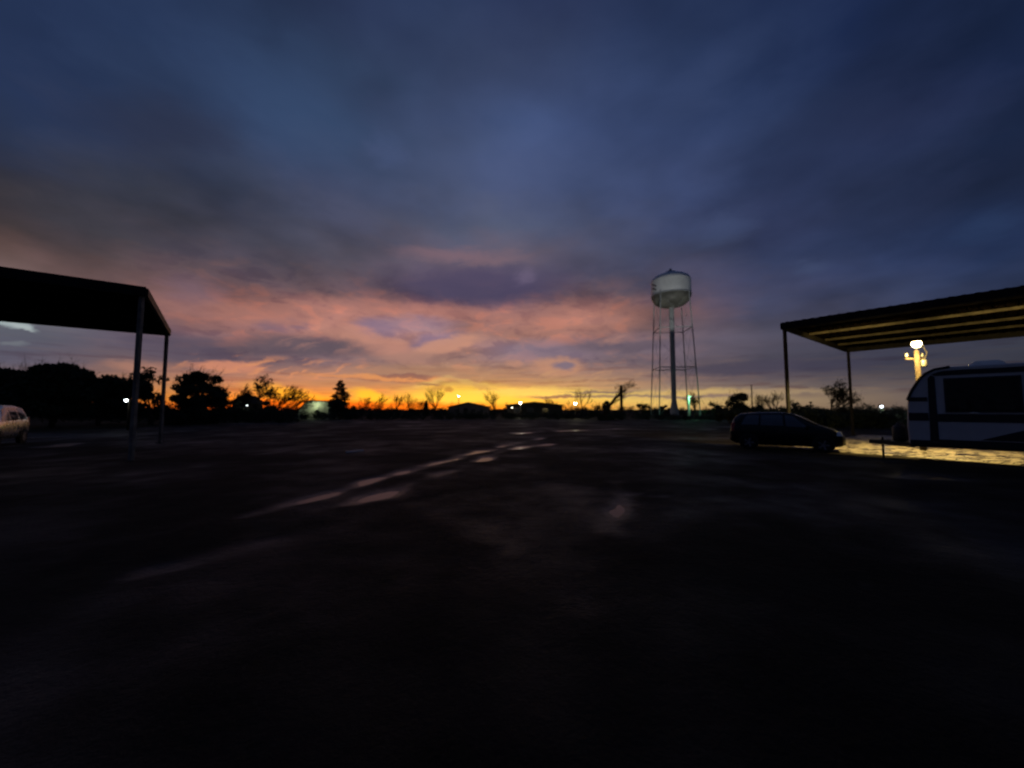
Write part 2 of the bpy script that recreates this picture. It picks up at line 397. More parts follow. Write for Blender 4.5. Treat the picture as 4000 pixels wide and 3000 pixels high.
# ------------------------------------------------------------------ mesh builder
class MB:
    def __init__(s):
        s.v, s.f = [], []

    def add(s, vs, fs):
        b = len(s.v)
        s.v += [tuple(q) for q in vs]
        s.f += [tuple(b + i for i in q) for q in fs]
        return s

    def box(s, c, size, rot=None, taper=1.0):
        hx, hy, hz = (q / 2 for q in size)
        vs = []
        for k, sz in ((taper, 1), (1, -1)):
            for sx, sy in ((-1, -1), (1, -1), (1, 1), (-1, 1)):
                p = Vector((sx * hx * k, sy * hy * k, sz * hz))
                if rot is not None: p = rot @ p
                vs.append(p + Vector(c))
        return s.add(vs, [(0, 1, 2, 3), (7, 6, 5, 4), (4, 5, 1, 0), (5, 6, 2, 1), (6, 7, 3, 2), (7, 4, 0, 3)])

    def bar(s, a, b, w, h):
        """rectangular bar from a to b, w across (horizontal), h high"""
        a, b = Vector(a), Vector(b)
        d = (b - a)
        L = d.length
        d.normalize()
        up = Vector((0, 0, 1)) if abs(d.z) < 0.95 else Vector((0, 1, 0))
        sd = d.cross(up).normalized()
        up = sd.cross(d).normalized()
        rot = Matrix((sd, d, up)).transposed()
        return s.box((a + b) / 2, (w, L, h), rot)

    def tube(s, pts, rad, n=8, cap=True):
        pts = [Vector(p) for p in pts]
        if not isinstance(rad, (list, tuple)): rad = [rad] * len(pts)
        vs, fs = [], []
        prev = None
        for i, p in enumerate(pts):
            d = (pts[min(i + 1, len(pts) - 1)] - pts[max(i - 1, 0)])
            if d.length < 1e-9: d = Vector((0, 0, 1))
            d.normalize()
            if prev is None:
                a = Vector((1, 0, 0)) if abs(d.x) < 0.8 else Vector((0, 1, 0))
                u = d.cross(a).normalized()
            else:
                u = (prev - d * prev.dot(d)).normalized()
            prev = u
            w = d.cross(u)
            for k in range(n):
                t = 2 * math.pi * k / n
                vs.append(p + (u * math.cos(t) + w * math.sin(t)) * rad[i])
        for i in range(len(pts) - 1):
            for k in range(n):
                a, b = i * n + k, i * n + (k + 1) % n
                fs.append((a, b, b + n, a + n))
        if cap:
            fs.append(tuple(range(n - 1, -1, -1)))
            fs.append(tuple(range((len(pts) - 1) * n, len(pts) * n)))
        return s.add(vs, fs)

    def lathe(s, prof, n=32, c=(0, 0, 0)):
        vs, fs = [], []
        for r, z in prof:
            for k in range(n):
                t = 2 * math.pi * k / n
                vs.append((c[0] + r * math.cos(t), c[1] + r * math.sin(t), c[2] + z))
        for i in range(len(prof) - 1):
            for k in range(n):
                a, b = i * n + k, i * n + (k + 1) % n
                fs.append((a, b, b + n, a + n))
        return s.add(vs, fs)

    def prism(s, poly, axis_a, axis_b, depth, o=(0, 0, 0)):
        """polygon in plane (axis_a, axis_b) extruded by vector depth"""
        o, A, B, d = Vector(o), Vector(axis_a), Vector(axis_b), Vector(depth)
        n = len(poly)
        vs = [o + A * p[0] + B * p[1] for p in poly] + [o + A * p[0] + B * p[1] + d for p in poly]
        fs = [tuple(range(n - 1, -1, -1)), tuple(range(n, 2 * n))]
        fs += [(i, (i + 1) % n, n + (i + 1) % n, n + i) for i in range(n)]
        return s.add(vs, fs)

    def mesh(s, name, material, smooth=False):
        me = bpy.data.meshes.new(name)
        me.from_pydata(s.v, [], s.f)
        me.materials.append(material)
        if smooth: me.polygons.foreach_set('use_smooth', [True] * len(me.polygons))
        me.update()
        return me

    def build(s, name, material, parent=None, smooth=False):
        o = bpy.data.objects.new(name, s.mesh(name, material, smooth))
        COL.objects.link(o)
        if parent: o.parent = parent
        return o


def bevel(o, w, seg=2):
    b = o.modifiers.new('bevel', 'BEVEL')
    b.width = w
    b.segments = seg
    b.limit_method = 'ANGLE'
    return o


def thing(name, loc, label, cat, group=None, rz=0.0):
    o = bpy.data.objects.new(name, None)
    COL.objects.link(o)
    o.location = loc
    o.rotation_euler = (0, 0, rz)
    return tag(o, label, cat, group)


def tag(o, label=None, cat=None, group=None, kind=None):
    if label: o['label'] = label
    if cat: o['category'] = cat
    if group: o['group'] = group
    if kind: o['kind'] = kind
    return o


# site axes: the canopies, trailer and parked van all stand on one grid
A = Vector((-0.6114, 0.7913, 0))
B = Vector((0.7913, 0.6114, 0))
ROTA = math.atan2(-A.y, -A.x)        # local +x along -A

# ------------------------------------------------------------------ ground
def seg_dist(x, y, pts):
    best = 1e9
    for (x0, y0), (x1, y1) in zip(pts, pts[1:]):
        dx, dy = x1 - x0, y1 - y0
        t = ((x - x0) * dx + (y - y0) * dy) / (dx * dx + dy * dy)
        t = np.clip(t, 0, 1)
        best = np.minimum(best, np.hypot(x - x0 - t * dx, y - y0 - t * dy))
    return best


RUTS = [  # wheel ruts and hollows that hold water: (photo pixels, half width m, depth m)
    ([(940, 2030), (1080, 1985), (1260, 1935), (1500, 1870)], .20, .050),
    ([(1420, 1893), (1560, 1853), (1720, 1808), (1880, 1762)], .26, .050),
    ([(1880, 1768), (1990, 1740), (2120, 1712)], .25, .035),
    ([(1330, 1985), (1560, 1915), (1700, 1868), (1840, 1826)], .24, .046),
    ([(1880, 1800), (1960, 1766), (2060, 1744), (2150, 1736)], .26, .055),
    ([(2030, 1694), (2120, 1688), (2420, 1676)], .5, .05),
    ([(2400, 1880), (2420, 1960), (2400, 2080)], .20, .030),
    ([(2450, 1930), (2560, 1940)], .12, .04),
    ([(3525, 1868), (3600, 1860)], .40, .075),
    ([(3380, 2308), (3430, 2312)], .05, .05),
    ([(150, 1708), (225, 1708)], .4, .085),
    ([(165, 1748), (230, 1744), (290, 1733)], .34, .09),
    ([(20, 1745), (-30, 1752)], .25, .05),
    ([(3340, 1742), (3440, 1748), (3560, 1755)], .35, .05),
    ([(3330, 1715), (3420, 1722)], .3, .045),
    ([(1180, 1995), (1330, 1990)], .2, .035),
    ([(600, 2220), (800, 2180), (1000, 2140)], .14, .034),
]


def build_ground():
    x0, x1, y0, y1, st = -34.0, 40.0, -8.0, 62.0, 0.2
    nx, ny = int((x1 - x0) / st) + 1, int((y1 - y0) / st) + 1
    X, Y = np.meshgrid(np.linspace(x0, x1, nx), np.linspace(y0, y1, ny))
    r = np.random.RandomState(4)
    Z = np.full(X.shape, 0.034)

    def vn(scale, amp, seed):                    # smooth value noise
        rr = np.random.RandomState(seed)
        gx, gy = X / scale + 1000, Y / scale + 1000
        ix, iy = np.floor(gx).astype(int), np.floor(gy).astype(int)
        fx, fy = gx - ix, gy - iy
        fx, fy = fx * fx * (3 - 2 * fx), fy * fy * (3 - 2 * fy)
        T = rr.rand(512, 512) - .5
        q = lambda a, b: T[a % 512, b % 512]
        return amp * ((q(ix, iy) * (1 - fx) + q(ix + 1, iy) * fx) * (1 - fy) + (q(ix, iy + 1) * (1 - fx) + q(ix + 1, iy + 1) * fx) * fy)
    Z += vn(3.1, .022, 1) + vn(1.3, .014, 2) + vn(.55, .012, 3) + vn(.3, .010, 5)
    for pts, w, d in RUTS:
        D = seg_dist(X + vn(.9, .25, 11), Y + vn(.8, .5, 12), [gpt(*p) for p in pts])
        Z -= d * np.exp(-(D / w) ** 2) * np.clip(.74 + vn(.9, 1.7, 13), .1, 1.25)
    edge = np.minimum.reduce([X - x0, x1 - X, Y - y0, y1 - Y])
    Z -= .06 * np.clip(1 - edge / 1.5, 0, 1)
    V = np.stack([X, Y, Z], -1).reshape(-1, 3)
    i = np.arange(nx * ny).reshape(ny, nx)
    F = np.stack([i[:-1, :-1], i[:-1, 1:], i[1:, 1:], i[1:, :-1]], -1).reshape(-1, 4)
    me = bpy.data.meshes.new('gravel_lot')
    me.from_pydata(V.tolist(), [], F.tolist())
    me.polygons.foreach_set('use_smooth', [True] * len(me.polygons))
    me.update()
    m = bpy.data.materials.new('wet_gravel')
    m.use_nodes = True
    g = G(m.node_tree)
    p = m.node_tree.nodes['Principled BSDF']
    tc = g.node('ShaderNodeTexCoord').outputs['Object']
    zz = g.sep(tc)[2]
    n = g.noise(tc, 0.6, 6, 0.65)
    st_ = g.noise(tc, 24, 4, 0.7)
    c = g.mix(g.mr(n, .3, .7), (.012, .0095, .0075), (.027, .022, .016))
    c = g.mix(g.mr(st_, .52, .72, 0, .6), c, (.036, .030, .024))
    g.link(c, p.inputs['Base Color'])
    wet = g.m('ADD', g.mr(zz, .04, .004), g.mr(g.noise(tc, .35, 4, .6), .45, .7, 0, .5))
    g.link(g.mr(wet, 0, 1.2, .85, .42, 'LINEAR'), p.inputs['Roughness'])
    g.link(g.mr(wet, 0, 1, .05, .34, 'LINEAR'), p.inputs['Specular IOR Level'])
    b = g.node('ShaderNodeBump')
    b.inputs['Strength'].default_value = .8
    b.inputs['Distance'].default_value = .03
    g.link(g.m('ADD', g.noise(tc, 18, 5, .7), g.m('MULTIPLY', g.noise(tc, 4, 4, .6), 1.5)), b.inputs['Height'])
    m.node_tree.links.new(b.outputs[0], p.inputs['Normal'])
    me.materials.append(m)
    o = bpy.data.objects.new('gravel_lot', me)
    COL.objects.link(o)
    tag(o, kind='structure')
    # standing rain water: lies level, shows wherever the gravel dips below it
    w = bpy.data.materials.new('rain_water')
    w.use_nodes = True
    p = w.node_tree.nodes['Principled BSDF']
    g = G(w.node_tree)
    tc = g.node('ShaderNodeTexCoord').outputs['Object']
    p.inputs['Base Color'].default_value = (.012, .011, .010, 1)
    p.inputs['Roughness'].default_value = .30
    p.inputs['IOR'].default_value = 1.33
    b = g.node('ShaderNodeBump')
    b.inputs['Strength'].default_value = .12
    b.inputs['Distance'].default_value = .01
    g.link(g.noise(tc, 5, 3, .5), b.inputs['Height'])
    w.node_tree.links.new(b.outputs[0], p.inputs['Normal'])
    q = MB().add([(x0 + 1.6, y0 + 1.6, 0), (x1 - 1.6, y0 + 1.6, 0), (x1 - 1.6, y1 - 1.6, 0), (x0 + 1.6, y1 - 1.6, 0)], [(0, 1, 2, 3)]).build('rain_water', w)
    tag(q, kind='structure')
    # open ground out to the horizon
    f = mat('field_grass', (.022, .022, .013), .95, spec=.05, var=.5, scale=.2, bump=.6, bscale=3)
    q = MB().add([(-3000, -3000, -.03), (3000, -3000, -.03), (3000, 4000, -.03), (-3000, 4000, -.03)], [(0, 1, 2, 3)]).build('ground', f)
    tag(q, kind='structure')


build_ground()


def lamplit_gravel():
    """gravel painted pale as lamplight under the right canopy, a little proud of the lot"""
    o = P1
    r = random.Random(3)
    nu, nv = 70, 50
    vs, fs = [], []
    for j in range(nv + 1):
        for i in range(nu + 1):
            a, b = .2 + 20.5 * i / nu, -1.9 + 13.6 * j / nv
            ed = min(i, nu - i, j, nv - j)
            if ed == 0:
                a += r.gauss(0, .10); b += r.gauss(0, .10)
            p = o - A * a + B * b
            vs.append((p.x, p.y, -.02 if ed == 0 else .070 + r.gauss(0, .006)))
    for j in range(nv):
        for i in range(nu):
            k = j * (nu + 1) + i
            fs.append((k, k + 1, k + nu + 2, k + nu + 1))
    m = bpy.data.materials.new('lamp_paled_stone')
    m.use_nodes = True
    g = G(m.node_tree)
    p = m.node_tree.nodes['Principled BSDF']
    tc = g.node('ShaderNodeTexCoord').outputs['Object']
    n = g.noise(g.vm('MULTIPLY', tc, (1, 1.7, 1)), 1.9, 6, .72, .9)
    c = g.mix(g.mr(n, .45, .57), (.02, .017, .014), (.36, .32, .26))  # lamplight put into the colour: much paler than the gravel of the lot
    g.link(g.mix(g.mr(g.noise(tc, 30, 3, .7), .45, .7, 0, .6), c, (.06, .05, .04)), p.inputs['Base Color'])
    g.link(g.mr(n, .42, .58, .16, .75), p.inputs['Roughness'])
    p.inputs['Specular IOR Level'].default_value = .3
    bm_ = g.node('ShaderNodeBump')
    bm_.inputs['Strength'].default_value = .7
    bm_.inputs['Distance'].default_value = .03
    g.link(g.noise(tc, 14, 5, .7), bm_.inputs['Height'])
    m.node_tree.links.new(bm_.outputs[0], p.inputs['Normal'])
    tag(MB().add(vs, fs).build('lamplit_gravel', m, None, True), kind='structure')


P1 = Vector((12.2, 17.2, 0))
lamplit_gravel()

# ------------------------------------------------------------------ canopies
def corrugated(mb, o, u, lu, v, lv, z0, pitch=.30, h=.035):
    """ribbed metal sheet: ribs run along v"""
    n = int(lu / pitch)
    prof = []
    for i in range(n):
        b = i * lu / n
        w = lu / n
        prof += [(b, 0), (b + w * .55, 0), (b + w * .65, h), (b + w * .9, h)]
    prof.append((lu, 0))
    vs = []
    for t in (0, lv):
        for a, z in prof:
            p = o + u * a + v * t
            vs.append((p.x, p.y, z0 + z))
    k = len(prof)
    mb.add(vs, [(i, i + 1, k + i + 1, k + i) for i in range(k - 1)])


def canopy(name, label, corner, u, lu, v, lv, h, purlins, posts, group, post_mat):
    """flat RV cover. corner: near corner; u, lu: along the ridge lines; v, lv: across; posts: list of (a, b)"""
    t = thing(name, (0, 0, 0), label, 'canopy', group)
    c = Vector(corner)
    mb = MB()
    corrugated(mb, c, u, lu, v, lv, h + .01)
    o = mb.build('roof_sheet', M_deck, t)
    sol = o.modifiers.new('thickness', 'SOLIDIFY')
    sol.thickness = .02
    sol.offset = 1
    def P(a, b, z): q = c + u * a + v * b; return (q.x, q.y, z)
    for b in purlins:
        mb = MB()
        mb.bar(P(.12, b, h - .05), P(lu - .12, b, h - .05), .05, .10)
        mb.bar(P(.12, b + .02, h - .10), P(lu - .12, b + .02, h - .10), .07, .012)
        mb.build('purlin', M_purlin, t)
    for e0, e1 in (((0, 0), (lu, 0)), ((0, lv), (lu, lv))):
        MB().bar(P(e0[0], e0[1], h - .11), P(e1[0], e1[1], h - .11), .10, .30).build('edge_beam', M_steel, t)
    for a in (0.0, lu):
        MB().bar(P(a, .06, h - .112), P(a, lv - .06, h - .112), .10, .26).build('end_beam', M_steel, t)
    for a, b in posts:
        p = MB().bar(P(a, b, 0.0), P(a, b, h - .24), .11, .11).build('post', post_mat, t)
        MB().bar(P(a, b, .0), P(a, b, .045), .26, .26).build('base_plate', M_steel, p)
    return t


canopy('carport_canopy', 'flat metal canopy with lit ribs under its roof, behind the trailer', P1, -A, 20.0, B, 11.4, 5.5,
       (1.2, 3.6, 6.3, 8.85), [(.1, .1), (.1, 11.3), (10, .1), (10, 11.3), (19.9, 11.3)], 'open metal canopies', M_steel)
PL = Vector((-11.75, 12.1, 0))
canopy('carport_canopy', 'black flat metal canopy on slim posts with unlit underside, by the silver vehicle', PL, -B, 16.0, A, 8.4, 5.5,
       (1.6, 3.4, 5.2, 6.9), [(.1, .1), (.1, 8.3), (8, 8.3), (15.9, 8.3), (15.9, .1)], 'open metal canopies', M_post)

# ------------------------------------------------------------------ vehicles
def ip(tab, x):
    xs = [r[0] for r in tab]
    return [float(np.interp(x, xs, [r[k] for r in tab])) for k in range(1, len(tab[0]))]


def car(name, label, loc, rz, tab, wheels, wr, paint, windows, screen, rear_glass, lamps, tails, group=None):
    """lofted body; tab rows: x, z_bottom, z_belt, z_top, half width at belt, half width at top"""
    t = thing(name, loc, label, 'car', group, rz)

    def ring(x):
        zb, ze, zt, wb, wt = ip(tab, x)
        h = ze - zb
        return [(wb * .80, zb), (wb * .97, zb + .10 * h), (wb * 1.015, zb + .45 * h), (wb * 1.01, zb + .8 * h), (wb * .985, ze),
                ((wb * .985 + wt) / 2 + .015, (ze + zt) / 2), (wt, zt - .06 * min(1, (zt - ze) / .3)), (wt * .86, zt - .012), (wt * .45, zt + .006), (0, zt + .012)]
    xs = sorted(set([r[0] for r in tab] + list(np.linspace(tab[0][0], tab[-1][0], 44))))
    vs, fs = [], []
    n = 20
    for x in xs:
        h = ring(x)
        full = [(w, z) for w, z in h] + [(-w, z) for w, z in h[::-1]]
        vs += [(x, w, z) for w, z in full]
    for i in range(len(xs) - 1):
        for k in range(n):
            a, b = i * n + k, i * n + (k + 1) % n
            fs.append((a, a + n, b + n, b))
    fs.append(tuple(range(n)))
    fs.append(tuple(range(len(xs) * n - 1, (len(xs) - 1) * n - 1, -1)))
    MB().add(vs, fs).build('body', paint, t, True)

    def side(x, q):          # point on flank, q 0 at belt .. 1 at roof rail
        h = ring(x)
        a, m, b = h[4], h[5], h[6]
        if q < .5: p, r, k = a, m, q * 2
        else: p, r, k = m, b, q * 2 - 1
        return p[0] + (r[0] - p[0]) * k + .006, p[1] + (r[1] - p[1]) * k
    for s in (-1, 1):
        for (xa, xb, xc, xd) in windows:        # bottom xa..xb, top xc..xd
            vs = []
            for j in range(5):
                q = .06 + .86 * j / 4
                for i in range(6):
                    lo, hi = xa + (xc - xa) * j / 4, xb + (xd - xb) * j / 4
                    x = lo + (hi - lo) * i / 5
                    w, z = side(x, q)
                    vs.append((x, s * w, z))
            MB().add(vs, [(j * 6 + i, j * 6 + i + 1, j * 6 + i + 7, j * 6 + i + 6) for j in range(4) for i in range(5)]).build('window', M_glass, t, True)

    def across(name_, x0, x1, m, k=.86):
        vs = []
        for i in range(7):
            x = x0 + (x1 - x0) * i / 6
            h = ring(x)
            for j in range(9):
                f = -1 + 2 * j / 8
                w = abs(f) * h[7][0] * k / .86
                z = float(np.interp(w, [q[0] for q in h[:5:-1]], [q[1] for q in h[:5:-1]]))
                vs.append((x, math.copysign(w, f), z + .008))
        MB().add(vs, [(i * 9 + j, i * 9 + j + 1, i * 9 + j + 10, i * 9 + j + 9) for i in range(6) for j in range(8)]).build(name_, m, t, True)
    across('windscreen', *screen, M_screen)
    across('rear_window', *rear_glass, M_glass)
    for (x, z, w, l, hgt) in lamps:
        for s in (-1, 1):
            wb = ip(tab, x)[3]
            o = MB().box((0, 0, 0), (l, w, hgt), None, .7).build('headlight', M_head, t)
            o.location = (x, s * (wb - w * .42), z)
            bevel(o, .02)
    for (x, z, w, l, hgt) in tails:
        for s in (-1, 1):
            wb = ip(tab, x)[3]
            o = MB().box((0, 0, 0), (l, w, hgt), None, .8).build('tail_light', M_tail, t)
            o.location = (x, s * (wb - w * .40), z)
            bevel(o, .02)
    half = max(r[4] for r in tab)
    tyre = MB().lathe([(wr * .62, -.10), (wr * .93, -.10), (wr, -.06), (wr, .06), (wr * .93, .10), (wr * .62, .10)], 28)
    tyre_me = tyre.mesh('tyre', M_tyre, True)
    rim = MB().lathe([(wr * .62, .085), (wr * .58, .05), (wr * .2, .05), (.0, .07)], 20)
    for k in range(5):
        rim.box((0, 0, 0), (.001, .001, .001))
        a = 2 * math.pi * k / 5
        rim.bar((0, 0, .07), (wr * .6 * math.cos(a), wr * .6 * math.sin(a), .085), .05, .02)
    rim_me = rim.mesh('rim', M_rim)
    well_me = MB().lathe([(wr * 1.14, .0), (wr * 1.14, .03), (0, .03)], 28).mesh('wheel_well', M_black)
    for x in wheels:
        for s in (-1, 1):
            wl = bpy.data.objects.new('wheel_well', well_me); COL.objects.link(wl); wl.parent = t
            wl.location = (x, s * (half * 1.0), wr + .03); wl.rotation_euler = (R(-90) * s, 0, 0)
            w = thing('wheel', (x, s * (half - .05), wr), None, None)
            w.rotation_euler = (R(-90) * s, 0, 0)
            w.parent = t
            for nm, me in (('tyre', tyre_me), ('rim', rim_me)):
                o = bpy.data.objects.new(nm, me); COL.objects.link(o); o.parent = w
    return t, ring


hatch_tab = [(-1.86, .42, .70, .76, .66, .60), (-1.82, .30, .90, 1.02, .76, .60), (-1.70, .26, .97, 1.30, .80, .58), (-1.5, .22, .99, 1.45, .815, .585),
             (-1.0, .2, .98, 1.50, .82, .60), (-.2, .2, .95, 1.515, .825, .61), (.25, .2, .93, 1.47, .825, .615), (.55, .2, .92, 1.34, .82, .62),
             (1.05, .2, .89, 1.05, .81, .66), (1.25, .2, .87, .97, .80, .67), (1.55, .22, .80, .87, .77, .64), (1.74, .26, .68, .74, .71, .58), (1.83, .32, .55, .60, .62, .50)]
ct, cring = car('parked_car', 'small black hatchback parked side-on, left of the lit trailer', (11.1, 15.75, 0), math.atan2(-.57, .82), hatch_tab, (-1.2, 1.17), .30, M_carblack,
                [(-1.45, -.85, -1.25, -.82), (-.78, -.02, -.75, -.05), (.05, .80, .03, .30)], (.36, 1.02), (-1.80, -1.56),
                [(1.58, .72, .26, .34, .17)], [(-1.74, .90, .20, .18, .34)])
for s in (-1, 1):
    o = MB().box((0, 0, 0), (.10, .20, .13)).build('door_mirror', M_carblack, ct)
    o.location = (.72, s * .93, .97)
    bevel(o, .03)
    for hx in (-.55, .22):
        MB().box((hx, s * .838, .84), (.16, .03, .03)).build('door_handle', M_carblack, ct)
MB().box((-1.86, 0, .62), (.02, .34, .13)).build('number_plate', M_rvwhite, ct)
MB().box((-1.84, 0, .40), (.10, 1.15, .10)).build('rear_bumper', M_black, ct)
MB().box((1.80, 0, .36), (.08, 1.05, .10)).build('front_grille', M_black, ct)
MB().tube([(-1.2, 0, 1.50), (-1.35, 0, 1.62), (-1.5, 0, 1.68)], .006, 5).build('aerial', M_black, ct)

suv_tab = [(-2.35, .5, .85, .92, .82, .74), (-2.28, .38, 1.05, 1.35, .90, .72), (-2.0, .34, 1.10, 1.74, .94, .70), (-1.2, .3, 1.10, 1.82, .95, .72), (.2, .3, 1.08, 1.82, .95, .73),
           (.6, .3, 1.07, 1.70, .95, .74), (1.15, .3, 1.05, 1.22, .94, .80), (1.9, .32, .98, 1.10, .92, .78), (2.22, .38, .86, .96, .86, .72), (2.33, .45, .68, .74, .78, .66)]
st_, _ = car('parked_car', 'silver vehicle at the left edge of the picture, glowing orange in the sunset', (-23.3, 16.8, 0), math.atan2(-A.y, -A.x), suv_tab, (-1.45, 1.42), .37, M_silver,
             [(-1.95, -1.05, -1.75, -1.0), (-.95, -.05, -.92, -.08), (.05, .95, .02, .52)], (.58, 1.10), (-2.26, -2.02),
             [(2.10, .84, .26, .34, .18)], [(-2.25, 1.05, .2, .12, .4)])


# ------------------------------------------------------------------ travel trailer
def trailer():
    t = thing('travel_trailer', (11.72, 11.42, 0), 'white travel trailer with black bands and a big dark window, right edge', 'trailer', None, ROTA)
    # local: +x towards the rear, near side at y = 0 and the far side at y = +w (checked by sign below)
    w = 2.4
    sgn = 1 if (Matrix.Rotation(ROTA, 3, 'Z') @ Vector((0, 1, 0))).dot(B) > 0 else -1
    L = 6.6
    prof = [(0.0, .62), (-.02, 1.2), (.02, 1.9), (.12, 2.18), (.30, 2.52), (.42, 2.66), (.60, 2.77), (.9, 2.82), (L - .2, 2.82), (L, 2.6), (L, .62)]
    o = MB().prism(prof, (1, 0, 0), (0, 0, 1), (0, sgn * w, 0)).build('body', M_rvwhite, t)
    bevel(o, .05, 3)
    def band(nm, poly, m=M_rvdark, th=.012):
        return MB().prism(poly, (1, 0, 0), (0, 0, 1), (0, -sgn * th, 0), (0, -sgn * .001, 0)).build(nm, m, t)
    band('roof_band', [(.52, 2.62), (.70, 2.70), (.9, 2.72), (L - .1, 2.72), (L - .1, 2.60), (.62, 2.58)])
    band('corner_band', [(.43, .70), (.60, .70), (.60, 2.56), (.52, 2.60), (.46, 2.52)])
    band('cap_band', [(.03, 1.86), (.43, 1.86), (.43, 1.98), (.07, 1.98)])
    band('waist_band', [(.03, 1.30), (.428, 1.30), (.428, 1.53), (.03, 1.53)])
    band('waist_band', [(.602, 1.28), (L - .05, 1.28), (L - .05, 1.50), (.602, 1.50)])
    band('lower_skirt', [(.03, .62), (L - .05, .62), (L - .05, .78), (.602, .78), (.602, .695), (.43, .695), (.43, .74), (.03, .74)], th=.010)
    band('swoosh', [(1.35, .80), (2.5, 1.275), (3.1, 1.275), (2.1, .80)])
    band('swoosh', [(2.35, .80), (3.35, 1.2), (3.7, 1.2), (2.9, .80)])
    # edge trim down the slanted cap
    MB().tube([(p[0], -sgn * .005, p[1]) for p in prof[2:8]], .035, 6).build('cap_trim', M_rvdark, t)
    win = band('window', [(.80, 1.58), (2.05, 1.58), (2.05, 2.46), (.80, 2.46)], M_tinted, .022)
    for poly in ([(.76, 1.545), (2.09, 1.545), (2.09, 1.578), (.76, 1.578)], [(.76, 2.462), (2.09, 2.462), (2.09, 2.50), (.76, 2.50)],
                 [(.76, 1.58), (.798, 1.58), (.798, 2.46), (.76, 2.46)], [(2.052, 1.58), (2.09, 1.58), (2.09, 2.46), (2.052, 2.46)]):
        f = MB().prism(poly, (1, 0, 0), (0, 0, 1), (0, -sgn * .035, 0), (0, -sgn * .001, 0)).build('window_frame', M_rvdark, win)
    d = MB().box((1.55, sgn * .75, 2.90), (.75, .62, .16), None, .6).build('roof_vent', M_dome, t)
    bevel(d, .06, 3)
    MB().box((1.28, -sgn * .03, 1.535), (.16, .05, .03)).build('marker_light', M_dome, t)
    # underside, chassis, axle
    MB().box((L / 2, sgn * w / 2, .575), (L - .1, w - .3, .08)).build('chassis', M_black, t)
    # drawbar in front
    for s in (.35, 2.05):
        MB().bar((.05, sgn * s, .56), (-1.05, sgn * 1.2, .56), .09, .13).build('drawbar', M_black, t)
    MB().tube([(-.75, sgn * 1.2, .03), (-.75, sgn * 1.2, .72)], .03, 8).build('jockey_stand', M_steel, t)
    MB().box((-.75, sgn * 1.2, .02), (.2, .2, .04)).build('stand_foot', M_steel, t)
    for s in (.95, 1.38):
        g = MB().lathe([(0, .0), (.15, .02), (.16, .10), (.16, .42), (.12, .50), (.05, .53), (.05, .60), (0, .60)], 16).build('gas_bottle', M_rvdark, t, True)
        g.location = (-.32, sgn * s, .62)
    MB().box((-.30, sgn * 1.17, .60), (.5, .95, .04)).build('bottle_tray', M_black, t)
    wr = .34
    tyre_me = MB().lathe([(wr * .55, -.10), (wr * .93, -.10), (wr, -.06), (wr, .06), (wr * .93, .10), (wr * .55, .10)], 24).mesh('tyre', M_tyre, True)
    rim_me = MB().lathe([(wr * .56, .07), (wr * .2, .03), (0, .05)], 16).mesh('rim', M_rim)
    for x in (3.9, 4.75):
        for y in (.14, w - .14):
            wh = thing('wheel', (x, sgn * y, wr), None, None)
            wh.rotation_euler = (R(90), 0, 0) if (y < 1) == (sgn > 0) else (R(-90), 0, 0)
            wh.parent = t
            for nm, me in (('tyre', tyre_me), ('rim', rim_me)):
                q = bpy.data.objects.new(nm, me); COL.objects.link(q); q.parent = wh
    for x in (5.2, 6.0):
        for y in (.9, w - .5):
            MB().tube([(x, sgn * y, 0.02), (x, sgn * y, .54)], .03, 6).build('stabiliser_leg', M_steel, t)


trailer()

# ------------------------------------------------------------------ lamps
def point_light(parent, loc, power, col, rad=.1):
    l = bpy.data.lights.new('lamp_light', 'POINT')
    l.energy = power
    l.color = col
    l.shadow_soft_size = rad
    o = bpy.data.objects.new('lamp_light', l)
    COL.objects.link(o)
    o.location = loc
    if parent: o.parent = parent
    return o


